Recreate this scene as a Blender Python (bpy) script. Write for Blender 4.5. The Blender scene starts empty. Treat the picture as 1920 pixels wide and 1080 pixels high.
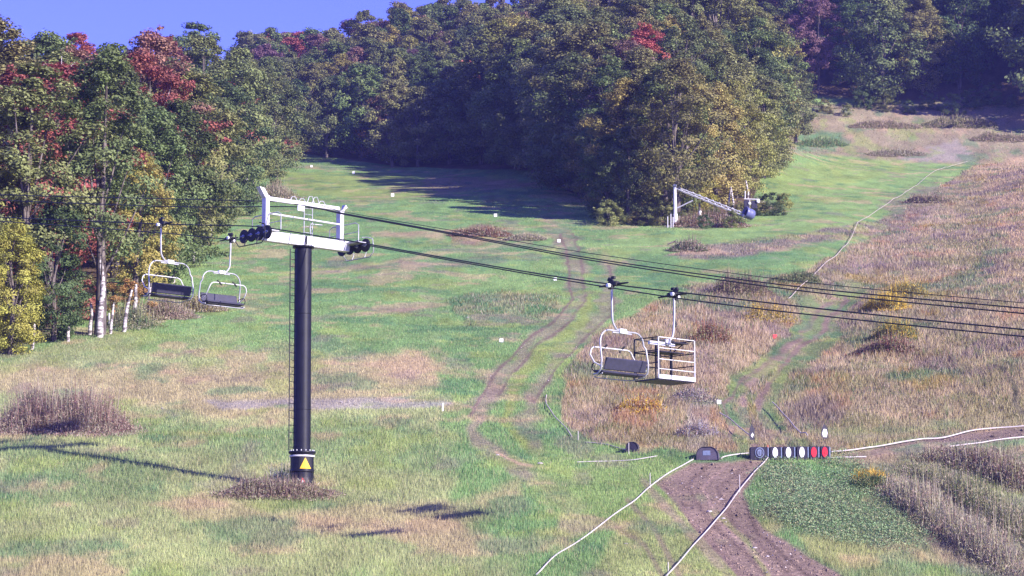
import bpy, math, random
import numpy as np
from mathutils import Vector
R = math.radians
random.seed(7); rng = np.random.default_rng(11)
S = bpy.context.scene
COL = S.collection

# ------------------------------------------------------------ camera
F = 4800.0; HOR = 1230.0
TH = math.atan((HOR-540)/F); CT, ST = math.cos(TH), math.sin(TH)
cd = bpy.data.cameras.new('camera'); cam = bpy.data.objects.new('camera', cd); COL.objects.link(cam)
cam.location = (0,0,0); cam.rotation_euler = (math.pi/2+TH,0,0)
cd.sensor_width = 36; cd.lens = 36*F/1920; cd.clip_start = .5; cd.clip_end = 6000
S.camera = cam

# ------------------------------------------------------------ light
SUN_EL = R(25); SA = (.775,-.632)
sv = Vector((SA[0]*math.cos(SUN_EL), SA[1]*math.cos(SUN_EL), math.sin(SUN_EL)))
w = bpy.data.worlds.new('World'); S.world = w; w.use_nodes = True
nt = w.node_tree; nt.nodes.clear()
out = nt.nodes.new('ShaderNodeOutputWorld'); bg = nt.nodes.new('ShaderNodeBackground')
sky = nt.nodes.new('ShaderNodeTexSky'); sky.sky_type = 'NISHITA'; sky.sun_disc = False
sky.sun_elevation = SUN_EL; sky.sun_rotation = math.atan2(SA[0], SA[1]); sky.altitude = 600
sky.air_density = 1.0; sky.dust_density = .2; sky.ozone_density = 3.0
mx = nt.nodes.new('ShaderNodeMix'); mx.data_type = 'RGBA'; mx.blend_type = 'MULTIPLY'; mx.inputs[0].default_value = 1
mx.inputs[7].default_value = (.58,.46,1.42,1)
nt.links.new(sky.outputs[0], mx.inputs[6]); nt.links.new(mx.outputs[2], bg.inputs[0])
bg.inputs[1].default_value = .115; nt.links.new(bg.outputs[0], out.inputs[0])
sl = bpy.data.lights.new('sun','SUN'); sl.energy = 5.0; sl.angle = R(.5); sl.color = (1,.92,.84)
so = bpy.data.objects.new('sun', sl); COL.objects.link(so); so.rotation_euler = sv.to_track_quat('Z','Y').to_euler()
so.location = (60,-60,80)
S.view_settings.view_transform = 'Standard'; S.view_settings.look = 'None'
S.view_settings.gamma = 1; S.view_settings.exposure = 1.06
S.render.engine = 'CYCLES'
S.cycles.max_bounces = 5; S.cycles.diffuse_bounces = 2; S.cycles.glossy_bounces = 2
S.cycles.transmission_bounces = 3; S.cycles.volume_bounces = 0; S.cycles.transparent_max_bounces = 4

# ------------------------------------------------------------ helpers
def sst(a,b,x):
    t = np.clip((np.asarray(x,float)-a)/(b-a),0,1); return t*t*(3-2*t)
def _h(x,y,s):
    v = np.sin(x*127.1+y*311.7+s*74.7)*43758.5453; return v-np.floor(v)
def vn(x,y,s=0):
    x = np.asarray(x,float); y = np.asarray(y,float)
    xi = np.floor(x); yi = np.floor(y); fx = x-xi; fy = y-yi
    fx = fx*fx*(3-2*fx); fy = fy*fy*(3-2*fy)
    return (_h(xi,yi,s)*(1-fx)+_h(xi+1,yi,s)*fx)*(1-fy)+(_h(xi,yi+1,s)*(1-fx)+_h(xi+1,yi+1,s)*fx)*fy
def fbm(x,y,s=0,o=3):
    t = 0; a = .5; n = 0
    for k in range(o):
        t = t+a*vn(x*2**k,y*2**k,s+k*13); n += a; a *= .55
    return t/n
def integ(Y, ks):
    # ks: list of (Y, slope) knots -> height, linear-interpolated slope, zero at first knot
    g = np.arange(-300,2600,1.0); s = np.interp(g,[k[0] for k in ks],[k[1] for k in ks])
    z = np.concatenate([[0],np.cumsum((s[1:]+s[:-1])/2)])
    z = z-np.interp(107,g,z)
    return np.interp(Y,g,z)
KC = [(-300,.02),(60,.06),(84,.20),(92,.24),(300,.24),(380,.25),(410,.30),(520,.31),(540,.0),(700,-.2),(2600,-.02)]
KL = [(-300,.02),(60,.06),(84,.20),(92,.24),(300,.24),(350,.21),(400,.10),(520,.0),(700,-.2),(2600,-.02)]
LA, LB = (17.6,127.0), (62.0,355.0)
def zg(X,Y):
    X = np.asarray(X,float); Y = np.asarray(Y,float)
    u = X/np.maximum(Y,60)
    wl = sst(-.105,-.135,u)
    z = 6.9+integ(Y,KC)*(1-wl)+integ(Y,KL)*wl
    z = z+sst(.0,.10,u)*np.clip(Y-395,0,140)*.12
    z = z+14*np.exp(-((X-24)/15)**2-((Y-380)/38)**2)
    z = z+22*sst(86,112,X)*sst(400,432,Y)+8*sst(405,490,Y)*sst(-.10,-.01,u)  # first term: unseen rise off the right edge, added to lengthen tree shade
    # brown bank on the right, above the sunken trail
    dx,dy = LB[0]-LA[0],LB[1]-LA[1]; L = math.hypot(dx,dy)
    s = ((X-LA[0])*dy-(Y-LA[1])*dx)/L
    z = z+2.0*sst(0,14,s)*sst(112,140,Y)*sst(400,340,Y)
    z = z-.7*np.exp(-((s+5)/3.5)**2)*sst(112,130,Y)*sst(330,220,Y)
    # small brow that carries the barrier row, beyond it a dip
    xb = sst(4,8,X)
    z = z+.45*xb*np.exp(-((Y-115)/3.2)**2)
    z = z+(fbm(X/17,Y/23,3,2)-.5)*1.0*sst(95,130,Y)+(fbm(X/4.5,Y/5.5,5,2)-.5)*.28
    return z
def ray(px,py):
    a = (px-960)/F; v = (540-py)/F
    return a, CT-ST*v, ST+CT*v
def G(px,py):
    a,b,c = ray(px,py); t = np.arange(70,640,.25)
    X,Y,Z = a*t,b*t,c*t; d = Z-zg(X,Y)
    i = np.where(d<0)[0]
    if len(i)==0: i=[len(t)-1]
    i = i[0]
    if i>0:
        k = d[i-1]/(d[i-1]-d[i]+1e-9); tt = t[i-1]+k*.25
    else: tt = t[0]
    return Vector((a*tt,b*tt,float(zg(a*tt,b*tt))))
def P(px,py,Y):
    a,b,c = ray(px,py); t = Y/b; return Vector((a*t,Y,c*t))
def proj(X,Y,Z):
    d = Y*CT+Z*ST; v = (-Y*ST+Z*CT)/d
    return 960+F*X/d, 540-F*v

# ------------------------------------------------------------ materials
def mat(name, col, rough=.6, metal=0, var=.15, scale=6, bump=0, spec=.4, coat=0):
    m = bpy.data.materials.new(name); m.use_nodes = True; n = m.node_tree; b = n.nodes['Principled BSDF']
    b.inputs['Roughness'].default_value = rough; b.inputs['Metallic'].default_value = metal
    b.inputs['Specular IOR Level'].default_value = spec; b.inputs['Coat Weight'].default_value = coat
    tc = n.nodes.new('ShaderNodeTexCoord'); ns = n.nodes.new('ShaderNodeTexNoise'); ns.inputs['Scale'].default_value = scale
    ns.inputs['Detail'].default_value = 5
    n.links.new(tc.outputs['Object'], ns.inputs['Vector'])
    mr = n.nodes.new('ShaderNodeMapRange'); mr.inputs[1].default_value=.3; mr.inputs[2].default_value=.7
    mr.inputs[3].default_value = 1-var; mr.inputs[4].default_value = 1+var*.5
    n.links.new(ns.outputs[0], mr.inputs[0])
    mm = n.nodes.new('ShaderNodeMix'); mm.data_type='RGBA'; mm.blend_type='MULTIPLY'; mm.inputs[0].default_value=1
    mm.inputs[6].default_value = (*col,1); n.links.new(mr.outputs[0], mm.inputs[7]); n.links.new(mm.outputs[2], b.inputs['Base Color'])
    if bump:
        bp = n.nodes.new('ShaderNodeBump'); bp.inputs['Strength'].default_value=bump; bp.inputs['Distance'].default_value=.02
        n.links.new(ns.outputs[0], bp.inputs['Height']); n.links.new(bp.outputs[0], b.inputs['Normal'])
    return m
M = dict(
 galv=mat('galvanised_steel',(.42,.42,.45),.45,.25,.25,5,.1),
 wht=mat('pale_painted_steel',(.60,.59,.61),.4,.0,.15,4),
 black=mat('black_paint',(.010,.010,.018),.45,0,.35,2,.2,.3,.05),
 rub=mat('black_rubber',(.02,.02,.025),.6,0,.3,8),
 rope=mat('dark_steel_rope',(.03,.03,.035),.5,.3,.3,30),
 seat=mat('seat_vinyl',(.038,.036,.062),.45,0,.25,5,.1),
 yel=mat('yellow_sign',(.95,.55,.03),.5,0,.05), red=mat('red_sign',(.75,.08,.08),.5,0,.1),
 redd=mat('red_disc',(.85,.03,.05),.45,0,.15,12), white=mat('white_plastic',(.85,.85,.85),.5,0,.08,10),
 tape=mat('weathered_white_tape',(.60,.54,.53),.6,0,.25,1.2), hose=mat('pale_hose',(.50,.42,.37),.7,0,.3,.8),
 pad=mat('dark_vinyl_pad',(.030,.026,.045),.5,0,.3,5,.2), padg=mat('grey_vinyl_pad',(.10,.085,.12),.55,0,.3,3,.2),
 ring=mat('blue_grey_print',(.20,.24,.36),.5,0,.2,12), wood=mat('weathered_wood',(.28,.22,.19),.8,0,.4,3,.4),
 blue=mat('slate_blue_paint',(.13,.14,.30),.4,.1,.2,4), rock=mat('pale_rock',(.45,.40,.40),.85,0,.35,5,.5),
 orange=mat('orange_post',(.6,.2,.08),.6,0,.3,4),
)
def bark(name, c1, c2, sc):
    m = mat(name,c1,.85,0,.3,3,.5); n=m.node_tree; b=n.nodes['Principled BSDF']
    tc=n.nodes.new('ShaderNodeTexCoord'); mp=n.nodes.new('ShaderNodeMapping'); mp.inputs['Scale'].default_value=sc
    ns=n.nodes.new('ShaderNodeTexNoise'); ns.inputs['Scale'].default_value=2.2; ns.inputs['Detail'].default_value=5
    n.links.new(tc.outputs['Object'],mp.inputs[0]); n.links.new(mp.outputs[0],ns.inputs['Vector'])
    cr=n.nodes.new('ShaderNodeValToRGB'); cr.color_ramp.elements[0].position=.42; cr.color_ramp.elements[1].position=.56
    cr.color_ramp.elements[0].color=(*c2,1); cr.color_ramp.elements[1].color=(*c1,1)
    n.links.new(ns.outputs[0],cr.inputs[0]); n.links.new(cr.outputs[0],b.inputs['Base Color']); return m
M['birch']=bark('pale_bark',(.58,.53,.52),(.13,.11,.11),(1,1,3)); M['bark']=bark('grey_brown_bark',(.17,.14,.13),(.06,.045,.04),(3,3,.5))

def leafmat(name, vc=False):
    m = bpy.data.materials.new(name); m.use_nodes=True; n=m.node_tree; n.nodes.clear()
    o=n.nodes.new('ShaderNodeOutputMaterial'); d=n.nodes.new('ShaderNodeBsdfPrincipled'); t=n.nodes.new('ShaderNodeBsdfTranslucent')
    ms=n.nodes.new('ShaderNodeMixShader'); ms.inputs[0].default_value=.22
    d.inputs['Roughness'].default_value=.6; d.inputs['Specular IOR Level'].default_value=.25
    if vc:
        at=n.nodes.new('ShaderNodeAttribute'); at.attribute_name='gcol'; c=at.outputs['Color']
    else:
        oi=n.nodes.new('ShaderNodeObjectInfo'); at=n.nodes.new('ShaderNodeAttribute'); at.attribute_name='cl'
        sx=n.nodes.new('ShaderNodeSeparateXYZ'); n.links.new(at.outputs['Vector'],sx.inputs[0])
        hs=n.nodes.new('ShaderNodeHueSaturation')
        a=n.nodes.new('ShaderNodeMapRange'); a.inputs[3].default_value=.480; a.inputs[4].default_value=.510
        v=n.nodes.new('ShaderNodeMapRange'); v.inputs[3].default_value=.6; v.inputs[4].default_value=1.55
        n.links.new(sx.outputs[0],a.inputs[0]); n.links.new(sx.outputs[1],v.inputs[0])
        n.links.new(a.outputs[0],hs.inputs['Hue']); n.links.new(v.outputs[0],hs.inputs['Value']); n.links.new(oi.outputs['Color'],hs.inputs['Color'])
        c=hs.outputs[0]
    n.links.new(c,d.inputs['Base Color']); n.links.new(c,t.inputs[0])
    n.links.new(d.outputs[0],ms.inputs[1]); n.links.new(t.outputs[0],ms.inputs[2]); n.links.new(ms.outputs[0],o.inputs[0])
    return m
M['leaf']=leafmat('foliage'); M['blade']=leafmat('grass_blades',True)

# ------------------------------------------------------------ mesh builder
class MB:
    def __init__(s): s.v=[]; s.f=[]; s.sm=[]
    def add(s,vs,fs,smooth=False):
        o=len(s.v); s.v+= [tuple(v) for v in vs]; s.f+=[tuple(i+o for i in f) for f in fs]; s.sm+=[smooth]*len(fs); return s
    def box(s,c,sz,ax=None,bev=.0):
        ax = ax or (Vector((1,0,0)),Vector((0,1,0)),Vector((0,0,1)))
        c=Vector(c); h=[q/2 for q in sz]
        if bev<=0:
            vs=[c+ax[0]*h[0]*i+ax[1]*h[1]*j+ax[2]*h[2]*k for i in(-1,1) for j in(-1,1) for k in(-1,1)]
            return s.add(vs,[(0,1,3,2),(4,6,7,5),(0,4,5,1),(2,3,7,6),(0,2,6,4),(1,5,7,3)])
        vs=[];idx={}
        for i in(-1,1):
            for j in(-1,1):
                for k in(-1,1):
                    for q in range(3):
                        e=[h[0]-bev,h[1]-bev,h[2]-bev]; e[q]=h[q]
                        idx[(i,j,k,q)]=len(vs); vs.append(c+ax[0]*e[0]*i+ax[1]*e[1]*j+ax[2]*e[2]*k)
        fs=[]
        for q in range(3):
            o1,o2=[a for a in range(3) if a!=q]
            for sg in(-1,1):
                l=[]
                for (a,b) in((-1,-1),(1,-1),(1,1),(-1,1)):
                    t=[0,0,0];t[q]=sg;t[o1]=a;t[o2]=b;l.append(idx[(*t,q)])
                fs.append(l if (sg>0)==(q!=1) else l[::-1])
        for q in range(3):
            o1,o2=[a for a in range(3) if a!=q]
            for a in(-1,1):
                for b in(-1,1):
                    t0=[0,0,0];t1=[0,0,0];t0[q]=-1;t1[q]=1
                    for t in(t0,t1): t[o1]=a;t[o2]=b
                    fs.append([idx[(*t0,o1)],idx[(*t1,o1)],idx[(*t1,o2)],idx[(*t0,o2)]])
        for i in(-1,1):
            for j in(-1,1):
                for k in(-1,1): fs.append([idx[(i,j,k,0)],idx[(i,j,k,1)],idx[(i,j,k,2)]])
        return s.add(vs,fs)
    def tube(s,pts,r,n=8,flat=1.0,closed=False):
        pts=[Vector(p) for p in pts]; rs=r if isinstance(r,(list,tuple)) else [r]*len(pts)
        up=Vector((0,0,1)); vs=[]
        prev=None
        for i,p in enumerate(pts):
            if closed: t=pts[(i+1)%len(pts)]-pts[i-1]
            else: t=(pts[min(i+1,len(pts)-1)]-pts[max(i-1,0)])
            if t.length<1e-6: t=Vector((0,0,1))
            t.normalize()
            a = prev-t*prev.dot(t) if prev is not None else (t.cross(up) if abs(t.dot(up))<.95 else t.cross(Vector((1,0,0))))
            if a.length<1e-4: a=t.cross(Vector((1,0,0)))
            a.normalize(); prev=a; b=t.cross(a)
            for k in range(n):
                q=2*math.pi*k/n; vs.append(p+a*math.cos(q)*rs[i]*flat+b*math.sin(q)*rs[i])
        fs=[]; m=len(pts)
        for i in range(m if closed else m-1):
            j=(i+1)%m
            for k in range(n): fs.append((i*n+k,i*n+(k+1)%n,j*n+(k+1)%n,j*n+k))
        s.add(vs,fs,True)
        if not closed: s.add(vs[:n],[tuple(range(n))[::-1]]); s.add(vs[-n:],[tuple(range(n))])
        return s
    def lathe(s,c,axis,prof,n=24,smooth=True):
        c=Vector(c); axis=Vector(axis).normalized()
        a=axis.cross(Vector((0,0,1))) if abs(axis.z)<.9 else axis.cross(Vector((1,0,0))); a.normalize(); b=axis.cross(a)
        vs=[c+axis*h+(a*math.cos(2*math.pi*k/n)+b*math.sin(2*math.pi*k/n))*r for h,r in prof for k in range(n)]
        fs=[(i*n+k,i*n+(k+1)%n,(i+1)*n+(k+1)%n,(i+1)*n+k) for i in range(len(prof)-1) for k in range(n)]
        fs+= [tuple(range(n))[::-1], tuple(range((len(prof)-1)*n,len(prof)*n))]
        return s.add(vs,fs,smooth)
    def prism(s,pts,d):      # closed polygon pts extruded by vector d
        n=len(pts); d=Vector(d); pts=[Vector(p) for p in pts]
        vs=pts+[p+d for p in pts]
        return s.add(vs,[tuple(range(n))[::-1],tuple(range(n,2*n))]+[(i,(i+1)%n,(i+1)%n+n,i+n) for i in range(n)])
    def mesh(s,name,m):
        me=bpy.data.meshes.new(name); me.from_pydata(s.v,[],s.f); me.polygons.foreach_set('use_smooth',s.sm); me.materials.append(m); me.update(); return me
    def build(s,name,m,parent=None):
        o=bpy.data.objects.new(name,s.mesh(name,m)); COL.objects.link(o)
        if parent is not None: o.parent=parent
        return o
def npmesh(name,v,f,m,attrs=None,smooth=False):
    me=bpy.data.meshes.new(name); nv=len(v); nf,k=f.shape
    me.vertices.add(nv); me.vertices.foreach_set('co',v.astype(np.float32).ravel())
    me.loops.add(nf*k); me.loops.foreach_set('vertex_index',f.astype(np.int32).ravel())
    me.polygons.add(nf); me.polygons.foreach_set('loop_start',np.arange(0,nf*k,k,dtype=np.int32)); me.polygons.foreach_set('loop_total',np.full(nf,k,dtype=np.int32))
    me.polygons.foreach_set('use_smooth',np.full(nf,smooth))
    for nm,ar in (attrs or {}).items():
        if ar.shape[1]==3:
            ar=np.concatenate([ar,np.ones((nv,1))],1)
        a=me.attributes.new(nm,'FLOAT_COLOR','POINT'); a.data.foreach_set('color',ar.astype(np.float32).ravel())
    me.update(calc_edges=True); me.materials.append(m); return me
def mkobj(name,me,parent=None):
    o=bpy.data.objects.new(name,me); COL.objects.link(o)
    if parent is not None: o.parent=parent
    return o
def tag(o,label=None,cat=None,group=None,kind=None):
    if label: o['label']=label
    if cat: o['category']=cat
    if group: o['group']=group
    if kind: o['kind']=kind
    return o
def empty(name,loc,rz=0,label=None,cat=None,group=None):
    o=bpy.data.objects.new(name,None); COL.objects.link(o); o.location=loc; o.rotation_euler=(0,0,rz); o.empty_display_size=.3
    return tag(o,label,cat,group)
def ctree(o,parent=None):
    c=o.copy(); COL.objects.link(c)
    if parent is not None: c.parent=parent
    for ch in list(o.children): ctree(ch,c)
    return c

# ------------------------------------------------------------ ground colour (true surface colours by patch)
GRN=np.array([.130,.235,.085]); YGR=np.array([.26,.31,.085]); TAN=np.array([.44,.30,.19]); DGR=np.array([.075,.165,.075])
MUD=np.array([.30,.205,.165]); DRY=np.array([.315,.235,.145]); PUR=np.array([.20,.145,.135]); GRY=np.array([.33,.29,.27])
RUS=np.array([.34,.14,.07]); DRK=np.array([.07,.075,.05]); GLD=np.array([.40,.27,.05]); OLV=np.array([.22,.20,.09]); LIT=np.array([.13,.09,.055])
FEAT=[ # kind, points, width/soft px, colour, strength, grass height
 ('p',[(-60,640),(250,640),(500,650),(800,660),(830,760),(860,900),(900,1000),(1000,1100),(-60,1100)],60,TAN*.9+GRN*.35,.38,.22),
 ('p',[(-60,690),(420,690),(820,660),(820,730),(500,790),(-60,730)],25,TAN,.50,.22),
 ('p',[(380,925),(520,965),(900,940),(980,905),(1000,950),(800,1010),(420,1000),(330,960)],18,TAN,.40,.24),
 ('p',[(-60,960),(180,900),(60,880),(-60,890)],18,DGR*1.3,.5,.24),
 ('p',[(250,800),(700,790),(900,830),(880,900),(700,880),(250,840)],26,GRN,.55,.24),
 ('p',[(0,830),(200,850),(340,880),(300,940),(0,950)],24,GRN*.9,.5,.24),
 ('p',[(500,340),(800,330),(950,400),(1050,440),(1000,500),(760,520),(600,560),(330,620),(380,500),(440,400)],26,GRN*1.1,.55,.14),
 ('p',[(520,330),(700,322),(800,335),(860,360),(760,375),(560,368)],10,YGR*.95,.7,.08),
 ('p',[(580,310),(480,310),(700,320),(860,328),(700,318)],6,PUR*1.1,.6,.2),
 ('p',[(780,338),(850,328),(1010,343),(980,352),(820,362)],7,DRY*.9,.75,.2),
 ('l',[(530,520),(620,510),(720,492),(850,470),(1000,455)],7,TAN,.5,.1),
 ('l',[(560,600),(700,588),(800,575)],6,DRY,.6,.1),
 ('l',[(600,505),(760,498),(900,490),(1010,480)],10,PUR,.45,.15),
 ('l',[(700,438),(780,440),(860,432)],8,TAN,.6,.1),
 ('p',[(830,560),(900,545),(1050,550),(1040,600),(880,612)],12,DGR,.75,.35),
 ('p',[(870,585),(960,590),(1020,605),(900,612)],6,MUD,.5,.15),
 ('p',[(835,432),(900,418),(965,430),(950,452),(850,462)],8,RUS*.5+PUR*.5,.7,.3),
 ('p',[(380,752),(640,748),(850,742),(850,765),(640,768),(420,766)],7,GRY,.7,.1),
 ('p',[(1450,400),(1600,330),(1700,300),(1790,300),(1700,380),(1600,430),(1480,445),(1250,470),(1150,470),(1130,435),(1280,440)],14,GRN*.8+YGR*.45,.8,.09),
 ('p',[(1420,330),(1560,300),(1700,295),(1690,325),(1560,350),(1430,380)],10,YGR,.5,.08),
 ('p',[(1080,480),(1250,470),(1450,470),(1660,440),(1640,455),(1450,500),(1250,540),(1130,560)],14,GRN,.75,.12),
 ('p',[(1460,195),(1600,195),(2000,180),(2000,310),(1820,308),(1690,302),(1540,292),(1450,285)],8,DRY*.6+PUR*.45,.85,.3),
 ('p',[(1495,252),(1575,248),(1570,285),(1490,285)],7,DGR*1.1+GRN*.3,.8,.3),
 ('p',[(1680,295),(1800,260),(1830,300),(1700,306)],8,GRY*.9,.6,.2),
 ('p',[(1060,700),(1110,630),(1230,570),(1330,540),(1480,525),(1540,490),(1650,440),(1720,375),(1830,310),(2100,270),(2100,800),(1900,800),(1560,850),(1300,848),(1120,835),(1050,790)],9,DRY,.93,.42),
 ('p',[(1250,480),(1290,460),(1400,452),(1540,430),(1690,403),(1720,425),(1560,452),(1400,480),(1290,488)],8,PUR,.85,.3),
 ('p',[(1560,470),(1680,430),(1800,380),(1850,440),(1750,480),(1600,510)],22,DRY*.7+PUR*.5,.6,.35),
 ('p',[(1650,380),(1760,340),(1780,380),(1700,430)],16,PUR,.6,.3),
 ('p',[(1830,310),(1940,300),(1940,500),(1890,480)],22,DRY*1.1+RUS*.25,.7,.35),
 ('p',[(1440,515),(1560,510),(1580,545),(1480,560),(1440,540)],12,DRK,.75,.4),
 ('p',[(1260,540),(1380,530),(1400,560),(1330,575)],12,DRK+PUR*.4,.7,.4),
 ('p',[(1640,500),(1740,530),(1700,590),(1640,580)],16,GLD*.7,.5,.45),
 ('p',[(1620,640),(1780,650),(1800,690),(1640,680)],14,DRK+RUS*.3,.7,.5),
 ('p',[(1640,690),(1760,680),(1740,720),(1680,715)],12,GRN*.8,.5,.4),
 ('p',[(1500,640),(1620,560),(1800,560),(1850,620),(1700,650)],26,DRK*.9+DRY*.4,.55,.45),
 ('p',[(1400,590),(1460,570),(1470,610),(1420,650),(1390,640)],16,RUS*.4+DRK,.6,.45),
 ('p',[(1290,640),(1340,600),(1350,700),(1310,760),(1280,740)],14,PUR+RUS*.1,.6,.4),
 ('p',[(1160,750),(1230,740),(1240,790),(1200,830),(1150,800)],14,RUS,.55,.45),
 ('p',[(1260,600),(1290,700),(1270,740),(1220,730),(1240,640)],22,DRY+RUS*.25,.5,.45),
 ('p',[(1500,720),(1560,700),(1600,760),(1520,790)],16,RUS*.9,.45,.45),
 ('p',[(1290,760),(1330,760),(1325,840),(1290,840)],8,GRY*.7+PUR*.3,.7,.3),
 ('l',[(1600,540),(1570,575),(1500,640),(1420,690),(1370,730),(1370,780),(1400,840)],26,GRN*.5+OLV*.4,.95,.10),
 ('l',[(1520,560),(1560,600),(1560,640),(1470,700),(1440,750),(1455,790),(1500,840)],20,GRN*.5+OLV*.4,.95,.10),
 ('l',[(1500,640),(1420,700),(1395,740),(1400,800),(1420,840)],12,MUD*.9,.8,.06),
 ('l',[(1585,560),(1535,625),(1462,690),(1425,745),(1430,790),(1470,845)],8,MUD*.7,.9,.03),
 ('l',[(1560,560),(1490,640),(1400,705),(1360,760),(1375,830)],8,MUD*.7,.85,.03),
 ('l',[(1440,540),(1500,560),(1520,600),(1450,660)],14,DGR,.6,.2),
 ('l',[(1875,690),(1900,730),(1905,760),(1935,790)],8,DRK,.7,.1),
 ('l',[(1760,680),(1850,700),(1900,690)],7,DRK,.5,.2),
 ('p',[(1560,852),(1420,862),(1300,870),(1110,862),(1130,842),(1400,850)],6,GRN*.9,.7,.15),
 ('l',[(1040,415),(1065,440),(1075,480),(1080,520),(1085,560),(1055,600),(1000,640),(955,690),(925,735)],26,MUD,.6,.05),
 ('l',[(1130,490),(1140,540),(1140,580),(1090,625),(1050,665),(1015,710),(990,750)],24,MUD,.55,.05),
 ('l',[(1052,440),(1064,480),(1068,520),(1072,560),(1040,600),(985,640),(938,690),(908,735),(878,780)],5,MUD*.6,.8,.0),
 ('l',[(1075,440),(1088,480),(1092,520),(1098,562),(1068,604),(1012,645),(966,694),(935,740)],5,MUD*.6,.7,.0),
 ('l',[(1140,500),(1150,545),(1148,590),(1098,632),(1060,672),(1025,715),(1000,755)],5,MUD*.6,.7,.0),
 ('l',[(1020,425),(1045,450),(1060,480)],9,MUD,.5,.03),
 ('l',[(1105,560),(1095,600),(1040,640),(985,690),(955,740),(950,790),(1000,850),(1080,900)],15,YGR,.85,.1),
 ('l',[(920,735),(885,770),(890,820),(940,860),(1030,920),(1090,960)],22,MUD,.65,.03),
 ('l',[(985,750),(985,800),(1020,850)],22,MUD,.55,.04),
 ('l',[(930,850),(970,870),(1030,880)],5,TAN*1.15,.8,.02),
 ('l',[(1000,900),(1030,925),(1060,940)],5,TAN,.6,.02),
 ('p',[(1000,840),(1300,870),(1240,960),(1150,1000),(1000,940)],20,YGR*.6+GRN*.5,.7,.14),
 ('p',[(1080,1100),(1150,1000),(1240,930),(1330,1000),(1420,1100)],18,YGR*.8+MUD*.3,.7,.12),
 ('p',[(1300,863),(1442,862),(1408,925),(1425,985),(1510,1040),(1610,1100),(1400,1100),(1310,1010),(1262,940),(1222,905)],9,MUD*.85,.95,.0),
 ('l',[(1200,905),(1260,970),(1330,1040),(1380,1100)],12,MUD,.6,.02),
 ('l',[(1150,985),(1210,1025),(1260,1100)],8,MUD*.6,.6,.02),
 ('l',[(1340,960),(1390,1010),(1430,1060),(1450,1100)],10,YGR,.5,.1),
 ('l',[(1330,870),(1290,910),(1330,985),(1420,1060),(1450,1100)],7,MUD*.55,.6,.0),
 ('l',[(1400,870),(1350,915),(1375,985),(1460,1050),(1500,1100)],7,MUD*.55,.6,.0),
 ('l',[(1365,868),(1320,915),(1355,990),(1440,1060)],5,MUD*1.35,.5,.0),
 ('l',[(1180,940),(1240,1010),(1290,1100)],9,MUD*.8,.6,.0),
 ('l',[(1240,915),(1300,985),(1370,1060),(1400,1100)],8,MUD*.8,.7,.0),
 ('l',[(1395,940),(1420,1000),(1480,1050),(1540,1100)],6,MUD*.45,.7,.0),
 ('l',[(1500,1030),(1560,1060),(1600,1100)],8,MUD*.8,.6,.0),
 ('p',[(1435,872),(1600,868),(1640,900),(1700,980),(1790,1100),(1600,1100),(1500,1030),(1405,960),(1400,925)],10,GRN*.85+DGR*.2,.85,.25),
 ('p',[(1500,1010),(1620,1000),(1700,1010),(1760,1100),(1600,1100),(1520,1040)],16,YGR*.6+TAN*.35,.7,.2),
 ('p',[(1560,858),(1700,830),(1800,812),(1960,794),(1960,816),(1800,842),(1640,866)],5,MUD*.75,.95,.0),
 ('p',[(1640,850),(1720,835),(1960,818),(1960,830),(1740,850)],6,DGR*.8+PUR*.4,.6,.15),
 ('p',[(1600,868),(1700,852),(1960,832),(1960,1100),(1790,1100),(1700,980)],12,PUR*.8+GRN*.35,.85,.3),
 ('p',[(1500,810),(1700,790),(1900,788),(1960,790),(1780,808),(1600,838)],8,GRN*.6+DRY*.35,.65,.25),
]
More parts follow.
